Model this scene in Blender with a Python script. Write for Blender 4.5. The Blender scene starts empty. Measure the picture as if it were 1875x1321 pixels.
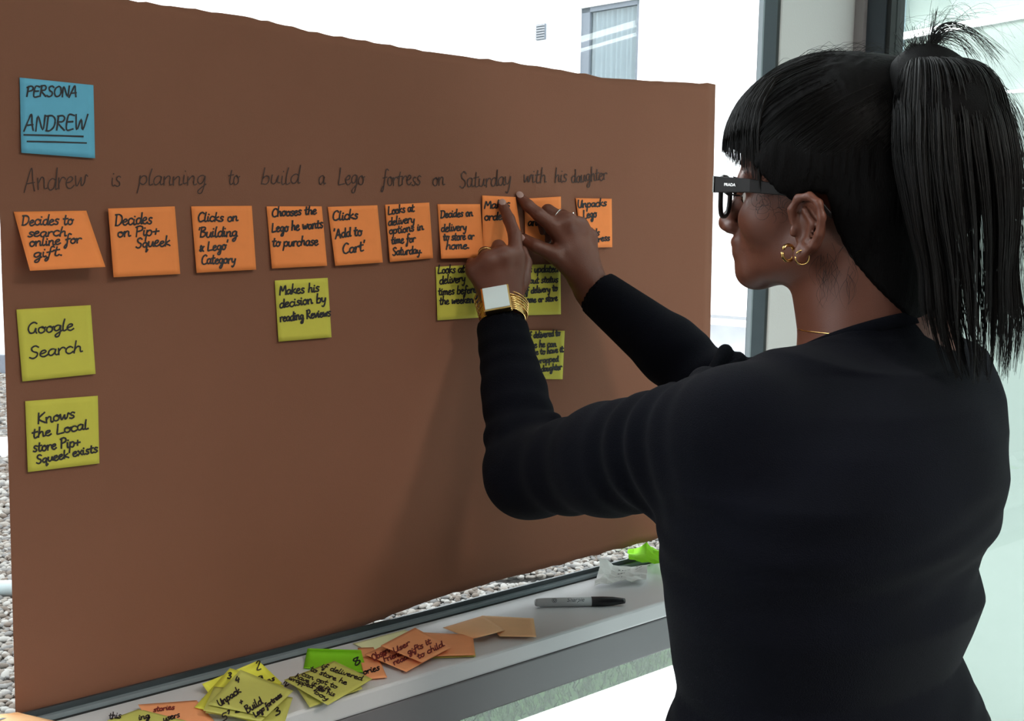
import bpy, math, random
import numpy as np
from mathutils import Vector, Matrix

random.seed(7)
rng = np.random.default_rng(7)
C = bpy.context.scene.collection
SC = bpy.context.scene

# ------------------------------------------------------------------ camera, world, light, exposure
H = 1.5
FPX, CX, CY = 2100.0, 937.5, 660.5
cam_d = bpy.data.cameras.new('camera')
cam = bpy.data.objects.new('camera', cam_d); C.objects.link(cam)
cam_d.sensor_fit = 'HORIZONTAL'; cam_d.sensor_width = 36.0; cam_d.lens = 36.0 * FPX / 1875.0
cam_d.clip_start = 0.05; cam_d.clip_end = 200
PITCH, ROLL = math.radians(6.2), math.radians(1.08)
Rm = Matrix.Rotation(math.pi / 2 - PITCH, 4, 'X') @ Matrix.Rotation(ROLL, 4, 'Z')
cam.matrix_world = Matrix.Translation((0, 0, H)) @ Rm
SC.camera = cam
R3 = np.array(Rm.to_3x3())

world = bpy.data.worlds.new('sky'); SC.world = world; world.use_nodes = True
wn = world.node_tree.nodes; wl = world.node_tree.links
bg = wn['Background']
tc = wn.new('ShaderNodeTexCoord'); nz = wn.new('ShaderNodeTexNoise'); nz.inputs['Scale'].default_value = 1.6
cr = wn.new('ShaderNodeValToRGB'); cr.color_ramp.elements[0].color = (0.86, 0.91, 1.0, 1); cr.color_ramp.elements[1].color = (1, 1, 1, 1)
wl.new(tc.outputs['Generated'], nz.inputs['Vector']); wl.new(nz.outputs['Fac'], cr.inputs['Fac']); wl.new(cr.outputs['Color'], bg.inputs['Color'])
bg.inputs['Strength'].default_value = 5.2
SC.view_settings.view_transform = 'Standard'; SC.view_settings.look = 'None'
SC.view_settings.exposure = 0.0; SC.view_settings.gamma = 1.0; SC.view_settings.use_curve_mapping = False
SC.cycles.max_bounces = 8; SC.cycles.transparent_max_bounces = 24; SC.cycles.use_denoising = True

TH = math.radians(42.0)
nA = np.array([-math.sin(TH), math.cos(TH), 0.0])      # into the window
tA = np.array([math.cos(TH), math.sin(TH), 0.0])       # along the window, to the right
UP = np.array([0, 0, 1.0])
D0 = 1.177                                             # distance of the brown paper
TB = 1.93                                              # side glazing
def room(t, n, z): return tA * t + nA * n + UP * z

def lamp(name, loc, size, power, color=(1, 0.93, 0.84), rot=(0, 0, TH), sy=None):
    l = bpy.data.lights.new(name, 'AREA'); l.shape = 'RECTANGLE'; l.size = size; l.size_y = sy or size; l.spread = math.radians(150)
    l.energy = power; l.color = color
    o = bpy.data.objects.new(name, l); C.objects.link(o); o.location = loc; o.rotation_euler = rot
    return o
LAMPS = [(0.15, -0.75, 7.5), (0.97, -1.1, 29.0), (-2.0, -2.4, 4.0), (0.2, -2.8, 4.0)]
for i, (t, n, pw) in enumerate(LAMPS):
    lamp('ceiling_lamp_light', room(t, n, 2.655), 0.34, pw)

# ------------------------------------------------------------------ helpers
def ray(px, py):
    v = R3 @ np.array([(px - CX) / FPX, -(py - CY) / FPX, -1.0])
    return v / v[1]
def P(px, py, Y): return np.array([0, 0, H]) + ray(px, py) * Y
def on_A(px, py, w=0.0):                               # on the paper plane, w metres towards the room
    r = ray(px, py); s = (D0 - w) / (r @ nA); return np.array([0, 0, H]) + r * s
def on_z(px, py, z):
    r = ray(px, py); return np.array([0, 0, H]) + r * ((z - H) / r[2])
def proj(p):
    q = R3.T @ (np.asarray(p) - np.array([0, 0, H])); return CX + FPX * q[0] / -q[2], CY - FPX * q[1] / -q[2]

def lin(r, g, b):
    f = lambda c: (c / 255 / 12.92) if c / 255 <= 0.04045 else ((c / 255 + 0.055) / 1.055) ** 2.4
    return (f(r), f(g), f(b), 1)

def mat(name, col, rough=0.6, metal=0.0, noise=0.0, nscale=20, bump=0.0, bscale=200, trans=0.0, spec=0.5, sheen=0.0, col2=None, stretch=None):
    m = bpy.data.materials.new(name); m.use_nodes = True
    nt = m.node_tree; N = nt.nodes; L = nt.links; p = N['Principled BSDF']
    if len(col) == 3: col = tuple(col) + (1,)
    p.inputs['Base Color'].default_value = col; p.inputs['Roughness'].default_value = rough
    p.inputs['Metallic'].default_value = metal; p.inputs['Specular IOR Level'].default_value = spec
    if sheen: p.inputs['Sheen Weight'].default_value = sheen
    tc = N.new('ShaderNodeTexCoord'); mp = N.new('ShaderNodeMapping'); L.new(tc.outputs['Object'], mp.inputs['Vector'])
    if stretch: mp.inputs['Scale'].default_value = stretch
    out = None
    if noise or col2:
        n = N.new('ShaderNodeTexNoise'); n.inputs['Scale'].default_value = nscale; n.inputs['Detail'].default_value = 5
        L.new(mp.outputs['Vector'], n.inputs['Vector'])
        r = N.new('ShaderNodeValToRGB'); L.new(n.outputs['Fac'], r.inputs['Fac'])
        r.color_ramp.elements[0].position = 0.3; r.color_ramp.elements[1].position = 0.7
        c2 = tuple(col2) if col2 else tuple(max(0, c * (1 - noise)) for c in col[:3])
        if len(c2) == 3: c2 += (1,)
        r.color_ramp.elements[0].color = c2; r.color_ramp.elements[1].color = col
        L.new(r.outputs['Color'], p.inputs['Base Color']); out = r.outputs['Color']
    if bump:
        n2 = N.new('ShaderNodeTexNoise'); n2.inputs['Scale'].default_value = bscale; n2.inputs['Detail'].default_value = 4
        L.new(mp.outputs['Vector'], n2.inputs['Vector'])
        b = N.new('ShaderNodeBump'); b.inputs['Strength'].default_value = bump; b.inputs['Distance'].default_value = 0.002
        L.new(n2.outputs['Fac'], b.inputs['Height']); L.new(b.outputs['Normal'], p.inputs['Normal'])
    if trans:
        t = N.new('ShaderNodeBsdfTranslucent'); t.inputs['Color'].default_value = col
        if out: L.new(out, t.inputs['Color'])
        mx = N.new('ShaderNodeMixShader'); mx.inputs[0].default_value = trans
        L.new(p.outputs[0], mx.inputs[1]); L.new(t.outputs[0], mx.inputs[2])
        L.new(mx.outputs[0], N['Material Output'].inputs['Surface'])
    return m

def glass(name, tint=(1, 1, 1), gloss=1.0, frost=0.0, frost_col=(0.8, 0.9, 0.85)):
    m = bpy.data.materials.new(name); m.use_nodes = True; nt = m.node_tree; N = nt.nodes; L = nt.links
    for n in list(N): N.remove(n)
    o = N.new('ShaderNodeOutputMaterial'); t = N.new('ShaderNodeBsdfTransparent'); t.inputs[0].default_value = tuple(tint) + (1,)
    g = N.new('ShaderNodeBsdfGlossy'); g.inputs['Roughness'].default_value = 0.0
    fr = N.new('ShaderNodeFresnel'); ge = N.new('ShaderNodeNewGeometry'); mr = N.new('ShaderNodeMapRange')   # same reflectance from both sides of the pane
    mr.inputs['To Min'].default_value = 1.45; mr.inputs['To Max'].default_value = 1 / 1.45; L.new(ge.outputs['Backfacing'], mr.inputs['Value']); L.new(mr.outputs[0], fr.inputs['IOR'])
    ml = N.new('ShaderNodeMath'); ml.operation = 'MULTIPLY'; ml.inputs[1].default_value = gloss; L.new(fr.outputs[0], ml.inputs[0])
    mx = N.new('ShaderNodeMixShader'); L.new(ml.outputs[0], mx.inputs[0]); L.new(t.outputs[0], mx.inputs[1]); L.new(g.outputs[0], mx.inputs[2])
    last = mx
    if frost:
        d = N.new('ShaderNodeBsdfTranslucent'); d.inputs[0].default_value = tuple(frost_col) + (1,)
        m2 = N.new('ShaderNodeMixShader'); m2.inputs[0].default_value = frost
        L.new(mx.outputs[0], m2.inputs[1]); L.new(d.outputs[0], m2.inputs[2]); last = m2
    L.new(last.outputs[0], o.inputs['Surface'])
    return m

def emit(name, col, s):
    m = bpy.data.materials.new(name); m.use_nodes = True; p = m.node_tree.nodes['Principled BSDF']
    p.inputs['Base Color'].default_value = (0.8, 0.8, 0.8, 1)
    p.inputs['Emission Color'].default_value = tuple(col) + (1,); p.inputs['Emission Strength'].default_value = s
    return m

def link(name, me, m=None, parent=None, smooth=False):
    if m is not None:
        for q in (m if isinstance(m, (list, tuple)) else [m]): me.materials.append(q)
    if smooth: me.polygons.foreach_set('use_smooth', [True] * len(me.polygons))
    o = bpy.data.objects.new(name, me); C.objects.link(o)
    if parent is not None: o.parent = parent
    return o
def root_org(p):                                       # a part's or sub-part's thing stands at 'org'
    while p is not None:
        if 'org' in p: return np.array(p['org'])
        p = p.parent
    return np.zeros(3)
def mesh(name, v, f, m=None, parent=None, smooth=False):
    me = bpy.data.meshes.new(name)
    org = root_org(parent)
    v = np.asarray(v, dtype=float) - org
    me.from_pydata(v.tolist(), [], f if isinstance(f, list) else f.tolist()); me.update()
    return link(name, me, m, parent, smooth)
def tag(o, label=None, cat=None, group=None, kind=None):
    if label: o['label'] = label
    if cat: o['category'] = cat
    if group: o['group'] = group
    if kind: o['kind'] = kind
    return o
def empty(name, loc):
    o = bpy.data.objects.new(name, None); C.objects.link(o); o.location = tuple(loc); o['org'] = [float(a) for a in loc]
    o.empty_display_size = 0.05
    return o
def clean_org():
    for o in bpy.data.objects:
        if 'org' in o: del o['org']

class MB:
    def __init__(s): s.v = []; s.f = []
    def box(s, lo, hi, fr=None):
        b = len(s.v)
        for z in (lo[2], hi[2]):
            for x, y in ((lo[0], lo[1]), (hi[0], lo[1]), (hi[0], hi[1]), (lo[0], hi[1])):
                s.v.append(fr(x, y, z) if fr else (x, y, z))
        s.f += [[b, b + 3, b + 2, b + 1], [b + 4, b + 5, b + 6, b + 7], [b, b + 1, b + 5, b + 4], [b + 1, b + 2, b + 6, b + 5], [b + 2, b + 3, b + 7, b + 6], [b + 3, b, b + 4, b + 7]]
        return s
    def tube(s, pts, r, n=8, closed=False, caps=True):
        pts = [np.array(p, float) for p in pts]; M = len(pts); b = len(s.v)
        rr = r if hasattr(r, '__len__') else [r] * M
        ref = np.array([0.13, 0.21, 0.97])
        for i, p in enumerate(pts):
            a = pts[(i - 1) % M] if (closed or i > 0) else p; c = pts[(i + 1) % M] if (closed or i < M - 1) else p
            d = c - a; d /= np.linalg.norm(d) + 1e-12
            u = ref - d * (ref @ d)
            if np.linalg.norm(u) < 1e-3: u = np.array([1.0, 0, 0]) - d * d[0]
            u /= np.linalg.norm(u); w = np.cross(d, u)
            ref = u
            for k in range(n):
                t = 2 * math.pi * k / n; s.v.append(p + (u * math.cos(t) + w * math.sin(t)) * rr[i])
        for i in range(M if closed else M - 1):
            j = (i + 1) % M
            for k in range(n):
                l = (k + 1) % n; s.f.append([b + i * n + k, b + i * n + l, b + j * n + l, b + j * n + k])
        if caps and not closed:
            s.f.append([b + k for k in range(n)][::-1]); s.f.append([b + (M - 1) * n + k for k in range(n)])
        return s
    def build(s, name, m=None, parent=None, smooth=False): return mesh(name, s.v, s.f, m, parent, smooth)

def bevel(o, w=0.002, seg=2):
    b = o.modifiers.new('bevel', 'BEVEL'); b.width = w; b.segments = seg; b.limit_method = 'ANGLE'; return o

# ------------------------------------------------------------------ signed distance grids -> one smooth surface
class Grid:
    def __init__(s, lo, hi, h):
        s.lo = np.array(lo, float); s.h = h
        s.n = np.ceil((np.array(hi) - s.lo) / h).astype(int) + 1
        s.f = np.full(tuple(s.n), 0.05, np.float32)
    def win(s, lo, hi):
        a = np.clip(np.floor((np.array(lo) - s.lo) / s.h).astype(int), 0, s.n - 1); b = np.clip(np.ceil((np.array(hi) - s.lo) / s.h).astype(int) + 1, 1, s.n)
        sl = tuple(slice(int(a[i]), int(b[i])) for i in range(3))
        ax = [(s.lo[i] + s.h * np.arange(a[i], b[i])).astype(np.float32) for i in range(3)]
        return sl, ax[0][:, None, None], ax[1][None, :, None], ax[2][None, None, :]
    def put(s, sl, d, k, op):
        if 0 in d.shape: return
        a = s.f[sl]
        if op == 'add':
            if k > 0:
                h = np.maximum(k - np.abs(a - d), 0) / k; s.f[sl] = np.minimum(a, d) - h * h * k * 0.25
            else: s.f[sl] = np.minimum(a, d)
        else:
            d = -d
            if k > 0:
                h = np.maximum(k - np.abs(a - d), 0) / k; s.f[sl] = np.maximum(a, d) + h * h * k * 0.25
            else: s.f[sl] = np.maximum(a, d)
    def cone(s, a, b, ra, rb, k=0.01, op='add', wr=None):
        a = np.array(a, float); b = np.array(b, float); m = max(ra, rb) + k + 0.006
        sl, X, Y, Z = s.win(np.minimum(a, b) - m, np.maximum(a, b) + m)
        ba = b - a; L2 = float(ba @ ba) + 1e-12
        px, py, pz = X - a[0], Y - a[1], Z - a[2]
        t0 = (px * ba[0] + py * ba[1] + pz * ba[2]) / L2; t = np.clip(t0, 0, 1)
        d = np.sqrt((px - t * ba[0]) ** 2 + (py - t * ba[1]) ** 2 + (pz - t * ba[2]) ** 2) - (ra + t * (rb - ra))
        if wr:
            amp, lam, tw = wr; L = math.sqrt(L2)
            d = d - amp * np.sin(2 * math.pi * (t0 * L / lam) + tw * 18 * (px - py * 0.6 + pz * 0.5)) * np.clip(1 - np.abs(t0 - 0.5) * 1.6, 0, 1)
        s.put(sl, d.astype(np.float32), k, op)
    def ell(s, c, r, ax=None, k=0.01, op='add'):
        c = np.array(c, float); r = np.array(r, float); m = max(r) + k + 0.006
        ax = np.eye(3) if ax is None else ax
        sl, X, Y, Z = s.win(c - m, c + m)
        p = [(X - c[0]) * ax[i][0] + (Y - c[1]) * ax[i][1] + (Z - c[2]) * ax[i][2] for i in range(3)]
        k0 = np.sqrt(sum((p[i] / r[i]) ** 2 for i in range(3))); k1 = np.sqrt(sum((p[i] / r[i] ** 2) ** 2 for i in range(3))) + 1e-6
        s.put(sl, (k0 * (k0 - 1) / k1).astype(np.float32), k, op)
    def loft(s, rows, k=0.02, wr=0.0):
        # rows: z, cx, cy, a (along tA-like axis), b, ax angle ; sorted by z
        rows = sorted(rows); z = np.array([q[0] for q in rows]); Q = np.array([q[1:] for q in rows])
        m = Q[:, 2:4].max() + k + 0.01
        sl, X, Y, Z = s.win([Q[:, 0].min() - m, Q[:, 1].min() - m, z[0] - 0.03], [Q[:, 0].max() + m, Q[:, 1].max() + m, z[-1] + 0.03])
        zz = Z.ravel(); I = [np.interp(zz, z, Q[:, i])[None, None, :].astype(np.float32) for i in range(5)]
        ca, sa = np.cos(I[4]), np.sin(I[4]); dx, dy = X - I[0], Y - I[1]
        u = (dx * ca + dy * sa) / I[2]; v = (-dx * sa + dy * ca) / I[3]
        q = (np.abs(u) ** 2.3 + np.abs(v) ** 2.3) ** (1 / 2.3)
        d = (q - 1) * np.minimum(I[2], I[3])
        if wr: d = d - wr * np.sin(Z * 95 + 9 * u + 4 * np.sin(Z * 31) + 3 * v)
        cap = np.maximum(z[0] - Z, Z - z[-1]); d = np.maximum(d, cap)
        s.put(sl, d.astype(np.float32), k, 'add')
    def clip(s, p, n, r=None, k=0.0):                  # removes what lies beyond plane p,n within radius r
        p = np.array(p, float); n = np.array(n, float); n = n / np.linalg.norm(n); r = r or 10
        sl, X, Y, Z = s.win(p - r, p + r)
        h = (X - p[0]) * n[0] + (Y - p[1]) * n[1] + (Z - p[2]) * n[2]
        rr = np.sqrt((X - p[0]) ** 2 + (Y - p[1]) ** 2 + (Z - p[2]) ** 2)
        a = s.f[sl]; kk = .004; q = np.maximum(kk - np.abs(a - h), 0) / kk; s.f[sl] = np.where(rr < r, np.maximum(a, h) + q * q * kk * .25, a).astype(np.float32)
    def surface(s):
        f = s.f; I = f < 0
        c = np.zeros(tuple(s.n - 1), np.uint8)
        sls = [(slice(i, (f.shape[0] - 1 + i)), slice(j, (f.shape[1] - 1 + j)), slice(k, (f.shape[2] - 1 + k))) for i in (0, 1) for j in (0, 1) for k in (0, 1)]
        for q in sls: c += I[q]
        act = (c > 0) & (c < 8); idx = np.argwhere(act)
        num = np.full(act.shape, -1, np.int32); num[act] = np.arange(len(idx))
        off = np.array([(i, j, k) for i in (0, 1) for j in (0, 1) for k in (0, 1)])
        val = np.stack([f[idx[:, 0] + o[0], idx[:, 1] + o[1], idx[:, 2] + o[2]] for o in off], 1)
        acc = np.zeros((len(idx), 3)); cnt = np.zeros(len(idx))
        for a in range(8):
            for b in range(a + 1, 8):
                if np.abs(off[a] - off[b]).sum() != 1: continue
                va, vb = val[:, a], val[:, b]; m = (va < 0) != (vb < 0)
                t = np.where(m, va / np.where(m, va - vb, 1), 0)
                acc += np.where(m[:, None], off[a] + t[:, None] * (off[b] - off[a]), 0); cnt += m
        V = s.lo + s.h * (idx + acc / cnt[:, None])
        F = []
        for ax in range(3):
            a1, a2 = (ax + 1) % 3, (ax + 2) % 3
            A = [slice(None)] * 3; B = [slice(None)] * 3; A[ax] = slice(0, -1); B[ax] = slice(1, None)
            ch = I[tuple(A)] != I[tuple(B)]; e = np.argwhere(ch)
            ok = (e[:, a1] > 0) & (e[:, a2] > 0) & (e[:, a1] < s.n[a1] - 1) & (e[:, a2] < s.n[a2] - 1); e = e[ok]
            ins = I[e[:, 0], e[:, 1], e[:, 2]]
            q = []
            for d1, d2 in ((0, 0), (-1, 0), (-1, -1), (0, -1)):
                g = e.copy(); g[:, a1] += d1; g[:, a2] += d2; q.append(num[g[:, 0], g[:, 1], g[:, 2]])
            q = np.stack(q, 1); q[~ins] = q[~ins][:, ::-1]; F.append(q)
        F = np.concatenate(F); F = F[(F >= 0).all(1)]
        return V, F
    def build(s, name, m, parent=None, relax=1):
        V, F = s.surface()
        for _ in range(relax):
            S = np.zeros_like(V); n = np.zeros(len(V))
            for i in range(4):
                a, b = F[:, i], F[:, (i + 1) % 4]
                for k in range(3): S[:, k] += np.bincount(a, V[b, k], len(V)) + np.bincount(b, V[a, k], len(V))
                n += np.bincount(a, minlength=len(V)) + np.bincount(b, minlength=len(V))
            V = V * 0.4 + 0.6 * S / np.maximum(n, 1)[:, None]
        org = np.array(parent['org']) if (parent is not None and 'org' in parent) else np.zeros(3)
        V = V - org
        me = bpy.data.meshes.new(name)
        me.vertices.add(len(V)); me.vertices.foreach_set('co', V.astype(np.float32).ravel())
        me.loops.add(len(F) * 4); me.loops.foreach_set('vertex_index', F.astype(np.int32).ravel())
        me.polygons.add(len(F)); me.polygons.foreach_set('loop_start', np.arange(0, len(F) * 4, 4, dtype=np.int32))
        me.update(calc_edges=True); me.validate()
        return link(name, me, m, parent, True)

def strands(name, paths, r, m, parent):                # paths: list of (k,3) arrays -> thin three-sided tubes
    V = []; F = []; b = 0
    for i, p in enumerate(paths):
        p = np.asarray(p); k = len(p)
        d = np.gradient(p, axis=0); d /= np.linalg.norm(d, axis=1)[:, None] + 1e-9
        ref = np.array([0.5, 0.3, -0.2]) if abs(d[0][2]) > 0.7 else np.array([0.1, 0.2, 1.0])
        u = np.cross(d, ref); u /= np.linalg.norm(u, axis=1)[:, None] + 1e-9; w = np.cross(d, u)
        tp = np.linspace(1, 0.35, k)[:, None] * (r if not hasattr(r, '__len__') else r[i])
        q = np.stack([p + u * tp, p + (-0.5 * u + 0.866 * w) * tp, p + (-0.5 * u - 0.866 * w) * tp], 1).reshape(-1, 3)
        V.append(q)
        j = np.arange(k - 1)[:, None] * 3
        for a in range(3):
            c = (a + 1) % 3; F.append(np.concatenate([j + a, j + c, j + 3 + c, j + 3 + a], 1) + b)
        b += 3 * k
    V = np.concatenate(V); F = np.concatenate(F)
    org = np.array(parent['org']) if 'org' in parent else np.zeros(3)
    me = bpy.data.meshes.new(name)
    me.vertices.add(len(V)); me.vertices.foreach_set('co', (V - org).astype(np.float32).ravel())
    me.loops.add(len(F) * 4); me.loops.foreach_set('vertex_index', F.astype(np.int32).ravel())
    me.polygons.add(len(F)); me.polygons.foreach_set('loop_start', np.arange(0, len(F) * 4, 4, dtype=np.int32))
    me.update(calc_edges=True)
    return tag(link(name, me, m, parent, True), kind='stuff')

# ------------------------------------------------------------------ materials
M = dict(
    paint=mat('white_wall_paint', lin(200, 199, 196), 0.7, noise=0.03, nscale=3, bump=0.1, bscale=300),
    ceil=mat('ceiling_paint', lin(225, 225, 222), 0.8, noise=0.03),
    floor=mat('grey_carpet', lin(62, 62, 65), 0.95, noise=0.25, nscale=150, bump=0.5, bscale=500),
    frame=mat('slate_grey_powder_coat', lin(58, 66, 74), 0.45, noise=0.06, nscale=40, bump=0.05, bscale=600),
    frame_l=mat('light_grey_powder_coat', lin(128, 138, 143), 0.4, noise=0.05, nscale=40),
    gasket=mat('black_rubber_gasket', lin(22, 25, 26), 0.6, noise=0.2),
    gask2=mat('dark_grey_rubber', lin(52, 60, 64), 0.35, noise=0.2),
    apron=mat('shade_toned_laminate', lin(116, 114, 117), 0.4, noise=0.04, nscale=5),  # same white board as the sill; its shade is mixed into this darker grey
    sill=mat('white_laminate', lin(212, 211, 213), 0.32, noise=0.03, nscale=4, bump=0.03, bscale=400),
    concrete=mat('pale_paving', lin(214, 214, 208), 0.9, noise=0.25, nscale=7, bump=0.6, bscale=60),
    gravel=mat('gravel_bed', lin(112, 106, 100), 0.95, col2=lin(50, 47, 44), nscale=60, bump=1.0, bscale=80),
    grass=mat('turf', lin(44, 72, 30), 0.9, spec=0.1, col2=lin(22, 40, 16), nscale=30),
    facade=mat('white_render', lin(245, 245, 246), 0.9, noise=0.06, nscale=1.6, bump=0.3, bscale=40),
    facade2=mat('white_plinth', lin(150, 150, 154), 0.9, noise=0.15, nscale=3),
    mint=mat('pale_mint_panel', lin(154, 166, 160), 0.6, noise=0.05, nscale=2),
    rev=mat('grey_window_frame', lin(104, 110, 120), 0.6, noise=0.1),
    curtain=mat('white_net_curtain', lin(138, 148, 160), 0.9, noise=0.1, nscale=30, trans=0.2),
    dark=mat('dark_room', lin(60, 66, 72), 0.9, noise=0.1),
    kraft=mat('brown_kraft_paper', lin(140, 91, 68), 0.85, noise=0.10, nscale=2.2, bump=0.12, bscale=700, trans=0.12),
    ink=mat('black_marker_ink', lin(22, 14, 22), 0.6, noise=0.1, nscale=400),
    inkt=mat('thin_brown_black_ink', lin(62, 38, 30), 0.7, noise=0.2, nscale=300),
    inkr=mat('dark_red_ink', lin(120, 30, 25), 0.7, noise=0.2, nscale=300),
    blue=mat('blue_note_paper', lin(108, 188, 218), 0.8, noise=0.05, nscale=60, trans=0.1),
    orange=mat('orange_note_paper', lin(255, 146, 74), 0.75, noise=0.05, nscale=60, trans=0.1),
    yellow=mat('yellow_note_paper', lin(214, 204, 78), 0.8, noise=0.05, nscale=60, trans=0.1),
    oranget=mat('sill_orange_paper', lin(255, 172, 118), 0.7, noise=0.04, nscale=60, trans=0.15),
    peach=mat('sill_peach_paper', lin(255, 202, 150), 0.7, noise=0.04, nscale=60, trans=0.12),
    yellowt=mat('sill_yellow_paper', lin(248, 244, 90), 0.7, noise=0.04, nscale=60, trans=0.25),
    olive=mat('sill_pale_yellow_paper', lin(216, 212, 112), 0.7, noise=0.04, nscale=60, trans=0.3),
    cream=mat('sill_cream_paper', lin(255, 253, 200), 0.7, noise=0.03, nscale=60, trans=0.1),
    green=mat('lime_note_paper', lin(172, 236, 50), 0.7, noise=0.05, nscale=60, trans=0.5),
    white=mat('white_receipt_paper', lin(236, 238, 236), 0.8, noise=0.03, nscale=60, trans=0.3),
    skin=mat('brown_skin', lin(110, 65, 50), 0.42, noise=0.12, nscale=30, bump=0.15, bscale=900, spec=0.4),
    nail=mat('pale_pink_nail', lin(180, 145, 136), 0.25, noise=0.05),
    hair=mat('black_hair', lin(11, 9, 9), 0.55, noise=0.3, nscale=40, bump=0.5, bscale=260, spec=0.06, stretch=(6, 6, 0.6)),
    strand=mat('black_hair_strand', lin(15, 11, 10), 0.45, noise=0.3, nscale=100, spec=0.28),
    knit=mat('navy_fine_knit', lin(11, 12, 20), 0.95, noise=0.25, nscale=12, bump=0.5, bscale=900, sheen=0.015, spec=0.08),
    trouser=mat('black_trouser_cloth', lin(14, 14, 17), 0.9, noise=0.2, nscale=30, bump=0.3, bscale=700, spec=0.2),
    shoe=mat('black_leather', lin(16, 15, 15), 0.35, noise=0.2),
    gold=mat('gold_metal', lin(232, 190, 120), 0.22, metal=1.0, noise=0.05),
    silver=mat('silver_metal', lin(210, 208, 205), 0.2, metal=1.0, noise=0.05),
    dial=mat('white_watch_dial', lin(235, 248, 250), 0.12, noise=0.02, nscale=50),
    acetate=mat('dark_tortoiseshell', lin(26, 16, 15), 0.35, col2=lin(10, 6, 6), nscale=60, spec=0.25),
    eyew=mat('eye_white', lin(215, 208, 200), 0.2, noise=0.03), iris=mat('dark_brown_iris', lin(30, 16, 10), 0.1, noise=0.1),
    barrel=mat('grey_plastic_barrel', lin(176, 176, 178), 0.35, noise=0.05), cap=mat('black_plastic_cap', lin(24, 24, 28), 0.3, noise=0.1),
    print=mat('dark_grey_print', lin(60, 60, 66), 0.6, noise=0.1),
    tube=emit('lit_tube', (1, 1, 1), 9.0), panel=emit('lit_ceiling_panel', (1, 0.95, 0.88), 2.5),
    pane=glass('clear_window_glass', (0.93, 0.96, 0.95)), pane2=glass('greenish_glass', (0.84, 0.88, 0.86)), lens=glass('spectacle_lens', (0.93, 0.93, 0.93)),
    pipe=mat('grey_pipe_paint', lin(150, 160, 162), 0.5, noise=0.1),
)
PEB = [mat('pebble_stone_%s' % n, c, 0.8, noise=0.25, nscale=70) for n, c in (('buff', lin(122, 115, 108)), ('grey', lin(98, 95, 93)), ('pale', lin(140, 136, 131)), ('brown', lin(92, 81, 72)))]

# ------------------------------------------------------------------ the room
rf = lambda t, n, z: room(t, n, z)
def rbox(name, lo, hi, m, parent=None): return MB().box(lo, hi, rf).build(name, m, parent)
DG = D0 + 0.006                                        # inner face of the glass
tag(rbox('floor', (-4.2, -3.6, -0.1), (TB, DG, 0.0), M['floor']), kind='structure')
tag(rbox('ceiling', (-4.2, -3.6, 2.7), (TB + 0.15, DG + 0.15, 2.85), M['ceil']), kind='structure')
tag(rbox('wall_back', (-4.2, -3.75, 0), (TB, -3.6, 2.7), M['paint']), kind='structure')
tag(rbox('wall_left', (-4.35, -3.6, 0), (-4.2, DG, 2.7), M['paint']), kind='structure')
tag(rbox('ground', (-22, DG + 0.1, -0.14), (12, 40, -0.06), M['gravel']), 'grey gravel bed under the loose pebbles', kind='structure')
tag(rbox('pavement', (-8, DG + 0.12, -0.06), (12, 2.52, 0.0), M['concrete']), 'pale paving strip outside along the window', kind='structure')

def tz(px, py, n):                                     # t and z where a pixel meets the plane n
    r = ray(px, py); s = n / (r @ nA); p = r * s; return p @ tA, H + p[2]
# window A -----------------------------------------------------------
w1 = empty('window_1', room(0, DG, 0)); tag(w1, 'tall window with slate grey frame behind the brown paper', kind='structure')
FI = D0 - 0.022                                        # inner face of the bottom rail
FV = DG - 0.007                                        # inner face of the upright
tL, _ = tz(1388, 300, FV); tR, _ = tz(1412, 300, FV); tR2, _ = tz(1420, 300, FV); tP, _ = tz(1553, 300, FV)
_, zgk = tz(1100, 1037, DG - 0.017)
_, zf = tz(1100, 1052, FI)                             # top of the bottom rail's inner face
zs = zf - 0.004
rbox('window_frame', (tL, FV, zs - 0.1), (tR, DG + 0.004, 2.7), M['frame'], w1)
rbox('gasket', (tR, FV + 0.004, 0), (tR2, DG, 2.7), M['gasket'], w1)
rbox('edge_strip', (tL - 0.004, FV - 0.001, zf), (tL, DG, 2.7), M['frame_l'], w1)
b = MB().box((-3.9, FI + 0.004, zf - 0.05), (tL, DG - 0.017, zf + 0.0015), rf)
b.build('bottom_rail', M['frame_l'], w1)
rbox('gasket', (-3.9, DG - 0.017, zf - 0.05), (tL, DG - 0.0135, zgk), M['gask2'], w1)
rbox('gasket', (-3.9, FI, zf - 0.05), (tL, FI + 0.003, zf - 0.003), M['gasket'], w1)
rbox('glass_pane', (-3.9, DG, zf - 0.04), (tL, DG + 0.006, 2.62), M['pane'], w1)
rbox('glass_pane', (-3.9, DG + 0.02, 0.0), (tL, DG + 0.026, zf - 0.05), M['pane'], w1)
rbox('window_frame', (-4.2, FI, 0), (-3.9, DG + 0.05, 2.7), M['frame'], w1)
rbox('window_frame', (-3.9, FI, 2.62), (tL, DG + 0.05, 2.7), M['frame'], w1)
rbox('window_frame', (tL, FV, 0), (tR, DG + 0.004, zs - 0.1), M['frame'], w1)
# sill
rr = ray(1088, 1141); ss = (zs - H) / rr[2]; nfront = (rr * ss) @ nA
_, zb1 = tz(1088, 1174, nfront); _, zb2 = tz(1088, 1238, nfront)
sl = empty('window_sill', room(0, nfront, zs)); tag(sl, 'long white window sill below the brown paper', kind='structure')
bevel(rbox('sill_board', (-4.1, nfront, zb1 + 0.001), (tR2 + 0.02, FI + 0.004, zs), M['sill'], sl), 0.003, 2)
bevel(rbox('apron', (-4.1, nfront + 0.002, zb2), (tR2 + 0.02, FI + 0.012, zb1), M['apron'], sl), 0.002, 2)
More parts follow.
